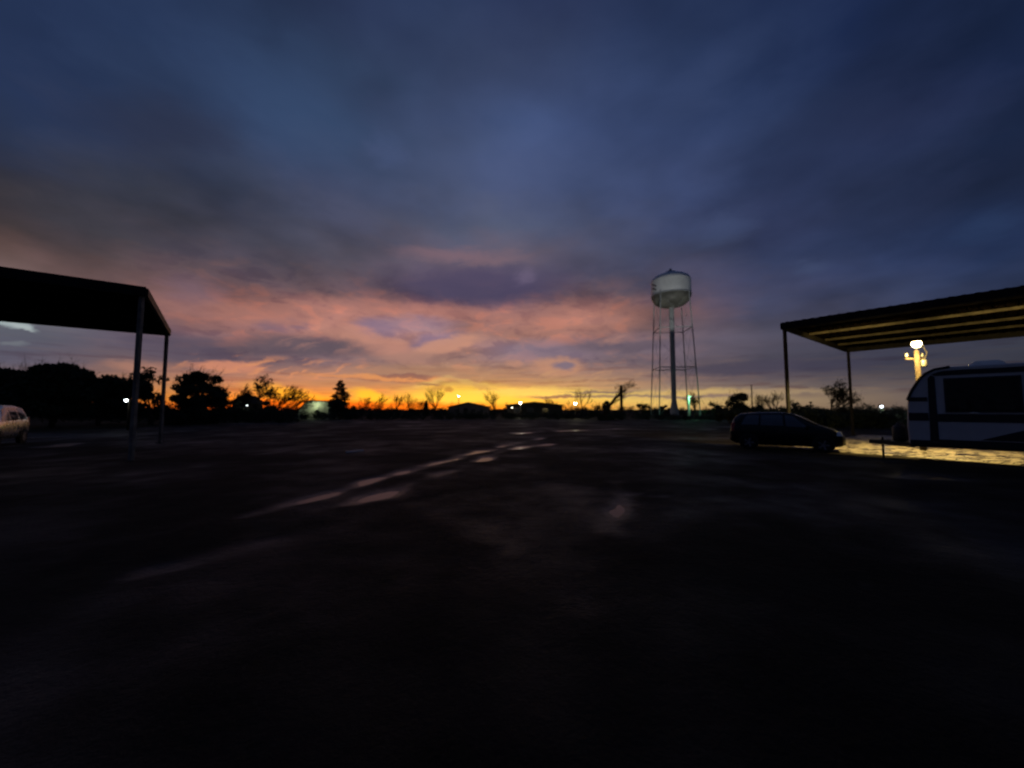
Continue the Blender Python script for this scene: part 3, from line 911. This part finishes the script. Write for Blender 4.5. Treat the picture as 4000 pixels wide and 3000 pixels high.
def yard_light():
    p = at(3580, 1342, 14.5)
    h = p.z
    t = thing('lamp_pole', (p.x + .36, p.y + .36, 0), 'wooden pole with a glowing yellow yard light and crossarm, behind the trailer', 'lamp pole')
    dx, dy = -.36, -.36
    top = h - .22
    MB().tube([(0, 0, -.05), (.01, 0, 2), (0, 0, top)], [.10, .09, .075], 12).build('pole', M_wood, t, True)
    MB().bar((-.34, .12, h - .52), (.40, .08, h - .52), .06, .07).build('crossarm', M_wood, t)
    for x in (-.28, .34):
        MB().lathe([(.0, .0), (.045, .0), (.05, .05), (.03, .09), (.045, .12), (0, .14)], 10, (x, .12, h - .445)).build('insulator', M_can, t, True)
    MB().lathe([(0, 0), (.09, .0), (.10, .03), (.10, .22), (.08, .26), (0, .27)], 16, (.26, .02, h - .84)).build('transformer_can', M_can, t, True)
    MB().tube([(.30, .02, h - .58), (.38, -.02, h - .30), (.25, -.02, h - .05), (.05, .0, h - .12)], .018, 6).build('cable', M_steel, t)
    MB().tube([(0, 0, top - .05), (dx * .3, dy * .3, h + .10), (dx, dy, h + .16)], .024, 6).build('lamp_arm', M_steel, t)
    # flood head tipped back under the canopy: its housing keeps the light off the lot in front
    MB().lathe([(0, .20), (.06, .20), (.08, .12), (.15, .09), (.17, .07)], 16, (dx, dy, h)).build('lamp_hood', M_steel, t, True)
    MB().lathe([(0, -.15), (.08, -.13), (.135, -.05), (.14, .02), (.11, .065), (0, .068)], 16, (dx, dy, h)).build('lamp_globe', emat('sodium_glow', (1.0, .78, .36), 40), t, True)
    l = bpy.data.lights.new('lamp_light', 'SPOT')
    l.energy = 2400
    l.color = (1.0, .70, .22)
    l.shadow_soft_size = .14
    l.spot_size = R(172)
    l.spot_blend = .14
    o = bpy.data.objects.new('lamp_light', l)
    COL.objects.link(o)
    o.location = (dx - B.x * .17, dy - B.y * .17, h - .14)
    aim = B * math.sin(R(44)) - Vector((0, 0, 1)) * math.cos(R(44))
    o.rotation_euler = aim.to_track_quat('-Z', 'Y').to_euler()
    o.parent = t


yard_light()


def small_lamp(px, py, depth, label, col, power, glow, rad, headtilt=0.0, pole_m=None, lean=0.0, base=True):
    p = at(px, py, depth)
    t = thing('lamp_post', (p.x, p.y, 0), label, 'lamp post', 'far lamps along the horizon')
    h = p.z
    MB().tube([(lean, .12, -.05), (lean * .4, .12, h * .6), (0, .12, h + .1)], [.08, .07, .05], 8).build('pole', pole_m or M_wood, t)
    MB().tube([(0, .12, h + .08), (0, 0, h + .14), (0, -.12, h + .10)], .025, 6).build('arm', M_steel, t)
    MB().lathe([(0, .10), (rad * .6, .10), (rad * 1.1, .0)], 12, (0, -.14, h)).build('hood', M_steel, t)
    MB().lathe([(0, -rad), (rad * .7, -rad * .7), (rad, 0), (rad * .8, rad * .3), (0, rad * .35)], 12, (0, -.14, h - .03)).build('bulb', emat('lamp_glow', col, glow), t, True)
    if power:
        point_light(t, (0, -.30, h - rad - .1), power, col, rad)
    return t


small_lamp(1792, 1546, 85, 'thin pole with a white light, in front of the brightest sunset glow', (1, .95, .8), 0, 20, .18)
small_lamp(2033, 1572, 78, 'bright white lamp over the low dark building, centre of the horizon', (1, .93, .72), 220, 40, .27)
small_lamp(2247, 1574, 70, 'bright cream lamp with a lit post, left of the leaning tree', (1, .92, .62), 190, 36, .24)
small_lamp(500, 1562, 30, 'bluish white lamp low under the left canopy, between its two posts', (.85, .92, 1), 6, 26, .10)
small_lamp(836, 1573, 70, 'small bluish white lamp among dark shrubs, right of the left canopy', (.85, .95, 1), 30, 20, .14)
small_lamp(3438, 1586, 38, 'pale bluish lamp on a leaning post, just left of the trailer', (.8, .9, 1), 40, 12, .13, lean=-.55)

small_lamp(968, 1583, 56, 'dim white lamp below the small dark shed roof', (.9, .95, 1), 8, 5, .09)
small_lamp(2000, 1591, 88, 'faint lamp just left of the bright white lamp', (1, .92, .7), 10, 8, .16)

# ------------------------------------------------------------------ water tower
def water_tower():
    c = at(2634, 1610, 80)
    t = thing('water_tower', (c.x, c.y, 0), 'pale water tower on four thin legs with a central pipe', 'water tower')
    r = 3.95
    zb, zs, zt, za = 23.2, 25.7, 28.8, 30.5
    prof = [(.5, zb - .1)]
    for i in range(9):
        a = math.pi / 2 * i / 8
        prof.append((max(.55, r * math.sin(a) ** .75), zs - (zs - zb) * math.cos(a)))
    MB().lathe(prof, 48).build('bowl', mat('dark_bowl', (.13, .13, .11), .6, var=.4, scale=.5), t, True)  # bowl in a darker, more mottled grey than the tank
    MB().lathe([(r, zs), (r, (zs + zt) / 2), (r, zt)], 48).build('tank', M_tank, t, True)
    MB().lathe([(r + .001, zt)] + [(r * math.cos(math.pi / 2 * i / 7), zt + (za - zt) * math.sin(math.pi / 2 * i / 7)) for i in range(1, 7)] + [(.02, za)], 48).build('roof', M_tank, t, True)
    MB().lathe([(1.1, za - .15), (1.1, za + .30), (.7, za + .5), (.25, za + .6), (.25, za + 1.0), (.02, za + 1.05)], 16).build('vent', M_towersteel, t, True)
    MB().lathe([(r + .05, zs - .08), (r + .09, zs - .08), (r + .09, zs + .08), (r + .05, zs + .08)], 48).build('tank_ring', M_towersteel, t, True)
    MB().lathe([(.9, -.05), (.75, 2.0), (.5, 3.4), (.5, zb + .1)], 24).build('riser_pipe', M_towersteel, t, True)
    angs = [R(a) for a in (37, 127, 217, 307)]
    def lp(a, z):
        q = 5.5 + (r - 5.5) * z / zs
        return (q * math.cos(a), q * math.sin(a), z)
    for a in angs:
        leg = MB().tube([lp(a, -.05), lp(a, zs + .6)], .11, 8).build('leg', M_towersteel, t)
        MB().box((lp(a, .15)), (1.1, 1.1, .5)).build('footing', M_siding, leg)
    for z in (10.2, 18.4):
        for i in range(4):
            MB().bar(lp(angs[i], z), lp(angs[(i + 1) % 4], z), .10, .13).build('strut', M_towersteel, t)
            MB().tube([lp(angs[i], z), (.0, 0, z)], .03, 5).build('tie_rod', M_towersteel, t)
    for z0, z1 in ((0.3, 10.2), (10.2, 18.4), (18.4, zs)):
        for i in range(4):
            for a, b in ((i, (i + 1) % 4), ((i + 1) % 4, i)):
                MB().tube([lp(angs[a], z0), lp(angs[b], z1)], .022, 4).build('brace_rod', M_towersteel, t)
    # dark painted lettering that wraps round the left side, only two strokes of it in sight
    for k, (z0, z1) in enumerate(((27.7, 28.0), (26.9, 27.2))):
        vs = []
        n = 10
        for i in range(n + 1):
            a = R(180 + 22 * i / n)
            dz = .75 * i / n
            for z in (z0 - dz + .75, z1 - dz + .75):
                vs.append(((r + .012) * math.cos(a), (r + .012) * math.sin(a), z - .5))
        MB().add(vs, [(2 * i, 2 * i + 2, 2 * i + 3, 2 * i + 1) for i in range(n)]).build('lettering', M_black, t)
    # ladder
    for s in (-.2, .2):
        MB().tube([(s, -.62, .3), (s, -.62, zb)], .025, 4).build('ladder_rail', M_towersteel, t)


water_tower()

# green mercury light by the tower
def green_lamp():
    p = at(2690, 1556, 72)
    t = thing('lamp_post', (p.x, p.y, 0), 'post lit green at the foot of the water tower', 'lamp post', 'far lamps along the horizon')
    MB().tube([(0, 0, -.05), (.02, 0, p.z + .6)], [.20, .16], 10).build('pole', mat('pale_pole', (.5, .5, .46), .8), t)
    MB().tube([(0, 0, p.z + .4), (0, -.45, p.z + .6), (0, -.7, p.z + .5)], .03, 6).build('arm', M_steel, t)
    MB().lathe([(0, .12), (.12, .1), (.22, 0)], 12, (0, -.8, p.z + .35)).build('hood', M_steel, t)
    MB().lathe([(0, -.10), (.08, -.07), (.10, 0), (0, .02)], 12, (0, -.8, p.z + .32)).build('bulb', emat('mercury_glow', (.35, 1, .55), 4), t, True)
    point_light(t, (0, -1.0, p.z + .1), 260, (.30, 1.0, .50), .1)
    # floodlight on a stub post, aimed up at the tank
    q = Vector(gpt(2676, 1643) + (0,))
    f = thing('floodlight', q, 'small floodlight on the ground aimed up at the water tower', 'floodlight')
    MB().tube([(0, 0, -.05), (0, 0, .5)], .05, 8).build('stub_post', M_steel, f)
    aim = (Vector((at(2634, 1610, 80).x, 80, 27.2)) - q - Vector((0, 0, .6))).normalized()
    rot = aim.to_track_quat('Z', 'Y').to_matrix()
    MB().box((0, 0, .62), (.42, .34, .16), rot).build('housing', M_steel, f)
    MB().box(Vector((0, 0, .62)) + aim * .085, (.36, .28, .01), rot).build('lens', M_head, f)
    l = bpy.data.lights.new('lamp_light', 'SPOT')
    l.energy, l.color, l.shadow_soft_size, l.spot_size, l.spot_blend = 11500, (1.0, 1.0, .97), .1, R(24), .3
    o = bpy.data.objects.new('lamp_light', l)
    COL.objects.link(o)
    o.location = Vector((0, 0, .62)) + aim * .16
    o.rotation_euler = aim.to_track_quat('-Z', 'Y').to_euler()
    o.parent = f


green_lamp()

# ------------------------------------------------------------------ buildings on the horizon
def gable_house(name, label, cpx, depth, width, length, eave, ridge, wall, roof, rz=0.0, windows=(), door=None, over=.35):
    c = at(cpx, 1610, depth)
    t = thing(name, (c.x, c.y, 0), label, 'building', None, rz)
    hw, hl = width / 2, length / 2
    MB().prism([(-hw, -.05), (hw, -.05), (hw, eave), (0, ridge), (-hw, eave)], (1, 0, 0), (0, 0, 1), (0, length, 0), (0, -hl, 0)).build('wall', wall, t)
    k = (ridge - eave) / hw
    rf = thing('roof', (0, 0, 0), None, None)
    rf.parent = t
    for s in (-1, 1):
        MB().prism([(0, ridge + .02), (s * (hw + over), eave - over * k + .02), (s * (hw + over), eave - over * k + .16), (0, ridge + .17)], (1, 0, 0), (0, 0, 1),
                   (0, length + 2 * over, 0), (0, -hl - over, 0)).build('roof_slope', roof, rf)
    for (x, z, w, h) in windows:
        f = MB().box((x, -hl - .02, z), (w + .16, .06, h + .16)).build('window', M_siding, t)
        MB().box((x, -hl - .06, z), (w, .03, h)).build('pane', M_glass, f)
    if door:
        x, w, h = door
        d = MB().box((x, -hl - .03, h / 2), (w, .06, h)).build('door', M_roof, t)
        MB().box((x + w * .35, -hl - .08, h * .48), (.06, .06, .12)).build('handle', M_rim, d)
    return t


gh = gable_house('house', 'low house with shallow gable roof, right of the brightest glow', 1835, 95, 9.5, 7, 2.2, 3.25, M_siding, M_roof, 0.0, [(-2.6, 1.3, 1.0, .9), (1.2, 1.3, 1.0, .9), (3.2, 1.3, .8, .9)], (-.6, .95, 2.0))
gable_house('long_building', 'long low dark building beneath the bright white lamp', 2085, 92, 13.0, 6, 2.6, 3.3, M_roof, M_roof, 0.0, [(-4, 1.4, 1.2, 1.0), (-1, 1.4, 1.2, 1.0), (2.5, 1.4, 1.2, 1.0)], (4.6, 1.0, 2.0))
gable_house('shed', 'small dark shed roof poking above shrubs on the left', 968, 62, 2.6, 4, 2.7, 3.75, M_roof, M_roof, .15)


def lit_shed():
    c = at(1222, 1600, 68)
    t = thing('shed', (c.x, c.y, 0), 'pale cream shed lit from the front, left of the spruce', 'building')
    prof = [(-2.7, -.05), (2.9, -.05), (2.9, 2.6), (2.6, 3.05), (-.7, 3.15), (-1.5, 2.75), (-2.4, 1.6)]
    MB().prism(prof, (1, 0, 0), (0, 0, 1), (0, 4, 0)).build('wall', M_cream, t)
    rp = [(p[0], p[1]) for p in prof[2:]]
    MB().tube([(x, -.05, z) for x, z in rp], .07, 6).build('roof_edge', M_roof, t)
    MB().prism([(2.95, 2.62), (2.65, 3.10), (-.7, 3.20), (-1.55, 2.82), (-1.55, 2.88), (-.7, 3.28), (2.68, 3.18), (3.05, 2.66)], (1, 0, 0), (0, 0, 1), (0, 4.2, 0), (0, -.1, 0)).build('roof', M_roof, t)
    MB().box((1.6, -.03, 1.0), (1.0, .05, 2.0)).build('door', mat('pale_door', (.4, .4, .32), .7), t)
    a = MB().tube([(.6, 0, 2.75), (.6, -.5, 2.85)], .03, 6).build('lamp_bracket', M_steel, t)
    MB().lathe([(0, .08), (.10, .06), (.16, 0)], 12, (.6, -.55, 2.76)).build('lamp_shade', M_steel, a)
    point_light(t, (.6, -1.1, 2.55), 30, (.85, 1, .62), .12).data.energy = 75


lit_shed()

# ------------------------------------------------------------------ vegetation
def leaf_cloud(mb, c, rx, ry, rz, n, size, r, hollow=.35):
    """n small leaf faces scattered in an ellipsoid, denser to the outside"""
    for _ in range(n):
        while True:
            p = Vector((r.uniform(-1, 1), r.uniform(-1, 1), r.uniform(-1, 1)))
            if hollow < p.length < 1: break
        p = Vector((c[0] + p.x * rx, c[1] + p.y * ry, c[2] + p.z * rz))
        a = Vector((r.gauss(0, 1), r.gauss(0, 1), r.gauss(0, 1))).normalized()
        b = a.orthogonal().normalized()
        s = size * r.uniform(.6, 1.4)
        mb.add([p - a * s, p + b * s * .45, p + a * s, p - b * s * .45], [(0, 1, 2, 3)])


def grow(mb, p, d, length, rad, depth, r, tips, lean=Vector((0, 0, 0)), spread=.6, minrad=.008, up=.12):
    """one branch as a tapered bent tube, then its children"""
    n = 4
    pts, rads = [p.copy()], [rad]
    q = p.copy()
    dd = d.copy()
    for i in range(n):
        dd = (dd + Vector((r.gauss(0, .10), r.gauss(0, .10), r.gauss(0, .06) + up * .3)) + lean * .12).normalized()
        q = q + dd * (length / n)
        pts.append(q.copy())
        rads.append(rad * (1 - .55 * (i + 1) / n))
    mb.tube(pts, rads, 5 if depth > 2 else 3, False)
    if depth == 0:
        tips.append(q)
        return
    kids = r.choice((3, 4, 4, 5)) if depth > 1 else r.choice((3, 4, 5))
    for k in range(kids):
        f = r.uniform(.35, 1.0) if k else 1.0
        i = min(n - 1, int(f * n))
        b = pts[i].lerp(pts[i + 1], f * n - i) if i < n else pts[-1]
        ang = r.uniform(.3, 1.0) * spread * 1.3
        axis = dd.orthogonal().normalized()
        axis.rotate(Matrix.Rotation(r.uniform(0, 6.283), 3, dd))
        nd = dd.copy()
        nd.rotate(Matrix.Rotation(ang, 3, axis))
        nd = (nd + lean * .25 + Vector((0, 0, up))).normalized()
        grow(mb, b, nd, length * r.uniform(.52, .78), max(minrad, rad * r.uniform(.38, .55)), depth - 1, r, tips, lean, spread, minrad, up)


def bare_tree(name, label, px, top, depth, seed, leaves=0, leaf_size=.16, lean=(0, 0, 0), levels=4, group='bare trees along the horizon', base_px=None, wide=1.0, crown=0):
    r = random.Random(seed)
    c = at(px, 1612, depth)
    H = at(px, top, depth).z
    t = thing(name, (c.x, c.y, 0), label, 'tree', group)
    lean = Vector(lean)
    trunk = MB()
    n = 5
    fork = H * .30
    pts = [Vector((0, 0, -.05))]
    for i in range(1, n + 1):
        z = fork * i / n
        pts.append(Vector((lean.x * z * .5 + r.gauss(0, .03), lean.y * z * .5 + r.gauss(0, .03), z)))
    R0 = .025 * H + .03
    trunk.tube(pts, [R0 * (1.25 - .5 * i / n) for i in range(n + 1)], 8)
    trunk.build('trunk', M_bark, t)
    mb, tips = MB(), []
    for k in range(r.choice((3, 4, 5))):
        a = r.uniform(0, 6.283)
        s = r.uniform(.2, .75) * wide
        d = (Vector((math.cos(a) * s, math.sin(a) * s, 1)) + lean * .6).normalized()
        grow(mb, pts[-1] - Vector((0, 0, fork * .25 * r.random())), d, H * r.uniform(.26, .36), R0 * .55, levels - 1, r, tips, lean, .62, .010 + depth * .00012)
    zs = sorted(v[2] for v in mb.v)
    s = (H - fork) / max(.5, zs[int(len(zs) * .995)] - fork)
    mb.v = [(v[0] * (.5 + .5 * s), v[1] * (.5 + .5 * s), fork + (v[2] - fork) * s if v[2] > fork else v[2]) for v in mb.v]
    cr = mb.build('crown', M_twig, t)
    if leaves:
        lf = MB()
        for q in tips:
            q = Vector((q.x * (.5 + .5 * s), q.y * (.5 + .5 * s), fork + (q.z - fork) * s))
            leaf_cloud(lf, q, .35, .35, .25, leaves, leaf_size, r, 0)
        lf.build('leaves', M_leaf, cr)
    return t


def leafy_tree(name, label, px, top, depth, hw_px, seed, nclump=26, nleaf=150, size=.20, group='dense trees', cat='tree', bottom=.25, mtl=None):
    r = random.Random(seed)
    c = at(px, 1612, depth)
    H = at(px, top, depth).z
    W = hw_px * depth / FPX
    t = thing(name, (c.x, c.y, 0), label, cat, group)
    tr = MB()
    tr.tube([(0, 0, -.05), (r.gauss(0, .1), 0, H * .3), (r.gauss(0, .15), 0, H * .7)], [.03 * H + .04, .022 * H + .03, .02], 8)
    for k in range(6):
        a = r.uniform(0, 6.28)
        z = H * r.uniform(.25, .55)
        tr.tube([(0, 0, z), (math.cos(a) * W * .35, math.sin(a) * W * .3, z + H * .15), (math.cos(a) * W * .6, math.sin(a) * W * .5, z + H * .3)], [.05, .03, .012], 5)
    tr.build('trunk', M_bark, t)
    mb = MB()
    for k in range(nclump):
        a = r.uniform(0, 6.28)
        f = math.sqrt(r.random())
        zf = r.uniform(bottom, 1)
        rr = f * W * math.sqrt(max(.03, 1 - ((zf - .42) / .60) ** 2))
        s = r.uniform(.10, .24) * min(W, H * .6) + .10
        z = max(.1, zf * (H - s * .7) * r.uniform(.94, 1.03))
        leaf_cloud(mb, (math.cos(a) * rr, math.sin(a) * rr * .8, z), s * 1.25, s * 1.15, s * .8, nleaf, size, r, .2)
    for k in range(int(nclump * 1.2)):             # bare shoots that break the outline
        a = r.uniform(0, 6.28)
        f = r.uniform(.2, .95)
        z = H * r.uniform(.45, .9)
        p0 = Vector((math.cos(a) * W * f, math.sin(a) * W * f * .8, z))
        d = Vector((math.cos(a) * .5 * f + r.gauss(.15, .3), r.gauss(0, .3), r.uniform(.4, 1))).normalized()
        grow(mb, p0, d, H * r.uniform(.08, .2), .02, 1, r, [], Vector((.2, 0, 0)), .6, .010)
    mb.build('crown', mtl or M_leaf, t)
    return t


def conifer(name, label, px, top, depth, hw_px, seed, group='conifers'):
    r = random.Random(seed)
    c = at(px, 1612, depth)
    H = at(px, top, depth).z
    W = hw_px * depth / FPX
    t = thing(name, (c.x, c.y, 0), label, 'tree', group)
    MB().tube([(0, 0, -.05), (.03, 0, H * .5), (0, 0, H)], [.16, .10, .012], 8).build('trunk', M_bark, t)
    mb = MB()
    z = H * .06
    while z < H * .985:
        f = 1 - z / H
        L = W * (f ** .8) * r.uniform(.75, 1.12) + .08
        for k in range(7):
            a = r.uniform(0, 6.28)
            l = L * r.uniform(.6, 1.08)
            p0 = Vector((0, 0, z))
            p1 = Vector((math.cos(a) * l, math.sin(a) * l, z - l * .12 + l * r.uniform(-.05, .22)))
            mb.tube([p0, p0.lerp(p1, .6) + Vector((0, 0, -.05 * l)), p1], [.03, .02, .006], 3, False)
            for q in range(int(22 + l * 34)):
                u = r.uniform(.2, 1.02)
                b = p0.lerp(p1, u) + Vector((r.gauss(0, .10 * l * (1.1 - u) + .04), r.gauss(0, .10 * l * (1.1 - u) + .04), r.gauss(-.03, .05)))
                d = (p1 - p0).normalized() + Vector((r.gauss(0, .5), r.gauss(0, .5), r.gauss(-.1, .35)))
                d.normalize()
                s = r.uniform(.16, .32)
                o = d.orthogonal().normalized() * .045
                mb.add([b - o, b + o, b + d * s], [(0, 1, 2)])
        z += H * .030
    mb.build('crown', M_needle, t)
    return t


def thicket(name, label, x_px0, x_px1, depth, tops, seed, dens=26, size=.17, thick=2.0):
    """a hedgerow that reads as one mass"""
    r = random.Random(seed)
    mb = MB()
    xs = np.linspace(x_px0, x_px1, len(tops))
    p = x_px0
    n = int(abs(at(x_px1, 1600, depth).x - at(x_px0, 1600, depth).x) * 2.2)
    for i in range(n):
        px = r.uniform(x_px0, x_px1)
        H = at(px, float(np.interp(px, xs, tops)), depth).z * r.uniform(.62, 1.06)
        c = at(px, 1605, depth + r.uniform(-thick, thick))
        leaf_cloud(mb, (c.x, c.y, H * .5), r.uniform(.5, .9), .7, H * .52, dens * 2, size, r, 0)
        if r.random() < .5:
            tips = []
            mbt = mb
            mb.tube([(c.x, c.y, 0), (c.x + r.gauss(0, .3), c.y, H * r.uniform(.9, 1.25))], [.02, .008], 3, False)
    o = mb.build(name, M_leaf)
    tag(o, label, 'hedge', None, 'stuff')
    return o


# trees on the left
leafy_tree('dense_tree', 'broad black dense tree, tallest of the left treeline behind the silver vehicle', 205, 1418, 36, 140, 1, 90, 220)
leafy_tree('dense_tree', 'dense dark tree cut by the left edge of the picture', 10, 1440, 38, 130, 2, 80, 220)
leafy_tree('dense_tree', 'lower dark tree left of the canopy posts', 385, 1462, 40, 105, 3, 46, 160)
bare_tree('loose_tree', 'thin-leaved tree showing between the two posts of the left canopy', 590, 1452, 42, 41, 4, .16, levels=5, wide=1.4, group=None)
leafy_tree('loose_tree', 'dark bushy tree directly right of the left canopy', 775, 1446, 44, 100, 5, 75, 170, .17, bottom=.0)
leafy_tree('dense_tree', 'low round dark tree filling the gap below the left canopy', 520, 1520, 46, 120, 6, 30, 120)
bare_tree('bare_tree', 'bare tree leaning right, next to the bushy tree by the left canopy', 905, 1505, 60, 51, 0, lean=(.7, 0, 0), levels=5)
bare_tree('bare_tree', 'leaning tree with a flat dark leafy top, above the small dark shed', 985, 1476, 64, 52, 5, .16, lean=(.25, 0, 0), levels=4, wide=1.3)
bare_tree('bare_tree', 'slender bare tree leaning right over shrubs, between dark shed and cream shed', 1065, 1508, 62, 53, 0, lean=(.8, 0, 0), levels=5)
bare_tree('bare_tree', 'bare leaning tree just left of the cream shed', 1140, 1528, 66, 54, 0, lean=(.7, 0, 0), levels=5)
leafy_tree('shrub', 'dark shrub in front of the small dark shed', 905, 1560, 55, 60, 7, 18, 100, .16, 'dark shrubs', 'shrub', 0)
leafy_tree('shrub', 'dark shrub right of the small dark shed', 1030, 1566, 58, 50, 8, 16, 100, .16, 'dark shrubs', 'shrub', 0)
conifer('spruce_tree', 'dark spruce with a pointed top, right of the cream shed', 1328, 1482, 70, 66, 9)
leafy_tree('shrub', 'square black shrub at the foot of the spruce', 1330, 1560, 66, 54, 10, 24, 160, .16, 'dark shrubs', 'shrub', 0)
for i, (px, top, lab) in enumerate(((1412, 1545, 'low bare tree, first right of the spruce'), (1478, 1532, 'bare tree, second right of the spruce'), (1545, 1536, 'bare tree, third right of the spruce'),
                                    (1600, 1532, 'bare tree, fourth right of the spruce'), (1700, 1512, 'bare tree with clumped top, left of the brightest glow'),
                                    (1930, 1520, 'spreading bare tree between the low house and the bright white lamp'), (2150, 1548, 'small bare tree right of the bright white lamp'),
                                    (2275, 1515, 'thin bare tree just right of the cream lamp'))):
    bare_tree('bare_tree', lab, px, top + 4, 98 + 3 * (i % 3), 60 + i, 0, lean=(.25 if i < 4 else 0, 0, 0), levels=4, wide=1.5)
conifer('small_conifer', 'tiny conifer silhouette at the foot of the sunset glow', 1664, 1564, 90, 14, 11)


def leaning_tree():
    t0 = at(2345, 1590, 62)
    t = thing('fallen_tree', (t0.x, t0.y, 0), 'dark trunk leaning up to the right against an upright pole', 'tree')
    e = at(2428, 1528, 62) - t0
    H0 = t0.z
    mb = MB()
    mb.tube([(0, 0, 0), (e.x * .25, 0, e.z * .35 + .5), (e.x * .7, 0, e.z * .8 + H0 * .7), (e.x, 0, e.z + H0)], [.30, .26, .20, .10], 8)
    mb.build('trunk', M_bark, t)
    r = random.Random(5)
    cr, tips = MB(), []
    for k in range(9):
        f = r.uniform(.35, 1)
        grow(cr, Vector((e.x * f, 0, (e.z + H0) * f)), Vector((r.uniform(.1, .9), r.gauss(0, .4), r.uniform(.05, .5))).normalized(), 1.5, .05, 3, r, tips, Vector((.4, 0, 0)), .6, .014)
    cr.build('crown', M_twig, t)


leaning_tree()
p = at(2426, 1506, 61)
tag(MB().tube([(p.x, p.y, -.05), (p.x, p.y, p.z * .6), (p.x, p.y, p.z)], [.24, .22, .18], 10).build('post', M_bark), 'thick dark upright post behind the leaning trunk', 'post')
leafy_tree('shrub', 'dark shrub below the leaning trunk', 2370, 1565, 58, 60, 12, 20, 120, .16, 'dark shrubs', 'shrub', 0)
leafy_tree('shrub', 'dim rounded shrub left of the tower legs', 2510, 1572, 84, 34, 13, 14, 100, .18, 'dark shrubs', 'shrub', 0)
leafy_tree('shrub', 'dim rounded shrub between tower pipe and its left legs', 2590, 1578, 88, 30, 14, 14, 100, .18, 'dark shrubs', 'shrub', 0)
bare_tree('bare_tree', 'twiggy bare tree lit green, beside the tower pipe', 2716, 1532, 75, 81, 0, levels=5, wide=1.3)
leafy_tree('shrub', 'soft green-lit shrub right of the green post', 2790, 1562, 70, 55, 15, 18, 110, .17, 'dark shrubs', 'shrub', 0)
leafy_tree('dense_tree', 'ragged dark tree above the tail of the black hatchback', 2905, 1528, 46, 62, 16, 22, 120, .17)
leafy_tree('shrub', 'dark shrub left of the black hatchback', 2850, 1588, 44, 60, 17, 18, 120, .16, 'dark shrubs', 'shrub', 0)
p = at(2935, 1502, 60)
tag(MB().tube([(p.x, p.y, -.05), (p.x, p.y, p.z)], [.10, .07], 8).build('utility_pole', M_wood), 'thin pole rising from the ragged tree above the hatchback', 'pole')
for i, (px, top, lab) in enumerate(((2990, 1540, 'small bare sapling right of the ragged tree'), (3022, 1530, 'bare sapling just left of the tall canopy post'), (3115, 1560, 'low bare sapling between the right canopy posts'))):
    bare_tree('sapling', lab, px, top, 52, 90 + i, 0, levels=4, group='bare saplings on the right')
bare_tree('bare_tree', 'wide bare tree with slanting trunk behind the hatchback bonnet', 3235, 1492, 34, 97, 1, .10, lean=(.55, 0, 0), levels=5, wide=1.5)

thicket('hedgerow', 'dark hedge behind the hatchback and right canopy', 2940, 3620, 38, [1590, 1578, 1572, 1574, 1570, 1582, 1578, 1586], 21, 90, .17)
thicket('hedgerow', 'black hedge in front, behind the hatchback', 2860, 3560, 34, [1606, 1598, 1594, 1600, 1598, 1604], 24, 110, .17, 1.2)
thicket('hedgerow', 'low dark hedgerow along the whole horizon', -300, 2900, 104, [1570, 1580, 1588, 1594, 1596, 1597, 1594, 1593, 1596, 1594, 1596, 1594, 1590, 1594], 22, 16, .24, 3)
thicket('hedgerow', 'dark undergrowth below the left trees', -200, 1180, 48, [1550, 1560, 1556, 1562, 1570, 1575, 1588, 1600], 23, 24, .17)


thicket('tall_weeds', 'black strip of tall weeds along the far edge of the lot', -400, 2600, 63, [1598, 1600, 1602, 1604, 1603, 1604, 1602, 1604, 1603, 1604, 1606, 1610], 27, 34, .15, 1.5)
thicket('tall_weeds', 'low weeds at the foot of the water tower', 2580, 2960, 60, [1612, 1616, 1614, 1606, 1600], 28, 34, .15, 1.5)


def brushwood(name, label, px0, px1, depth, tops, seed, n, lean):
    """leafless tangle of thin stems"""
    r = random.Random(seed)
    xs = np.linspace(px0, px1, len(tops))
    mb = MB()
    for i in range(n):
        px = r.uniform(px0, px1)
        d = depth + r.uniform(-4, 4)
        H = at(px, float(np.interp(px, xs, tops)), d).z * r.uniform(.55, 1.05)
        c = at(px, 1605, d)
        tips = []
        grow(mb, Vector((c.x, c.y, 0)), Vector((r.gauss(lean, .25), r.gauss(0, .25), 1)).normalized(), H * .52, .035, 3, r, tips, Vector((lean * .8, 0, 0)), .5, .016, .05)
    tag(mb.build(name, M_twig), label, 'brush', None, 'stuff')


brushwood('brushwood', 'leafless brush leaning right, between left canopy and cream shed', 850, 1270, 72, [1540, 1530, 1530, 1535, 1545, 1575], 41, 34, .8)
brushwood('brushwood', 'leafless brush below the sunset, right of the spruce', 1385, 1780, 100, [1572, 1562, 1566, 1560, 1564, 1572, 1580], 42, 34, .3)
brushwood('brushwood', 'sparse leafless brush right of the low house', 1880, 2340, 108, [1575, 1570, 1576, 1570, 1566, 1570], 43, 26, .1)


def far_wood():
    r = random.Random(31)
    mb = MB()
    for i in range(900):
        x = r.uniform(-520, 520)
        y = r.uniform(230, 300)
        H = r.uniform(2.4, 3.6) + .7 * math.sin(x * .03) + .5 * math.sin(x * .11)
        leaf_cloud(mb, (x, y, H * .5), 2.2, 2, H * .5, 40, .5, r, 0)
    tag(mb.build('distant_wood', M_leaf), 'far-off low wood on the horizon', 'wood', None, 'stuff')


far_wood()

# ------------------------------------------------------------------ small things on the lot
x, y = gpt(1386, 1770)
o = MB().bar((-.30, 0, 0), (.30, .05, .02), .10, .05).build('white_stick', M_rubbish)
o.location = (x, y, .06)
o.rotation_euler = (0, 0, R(28))
tag(o, 'short pale stick lying on the wet gravel', 'stick')
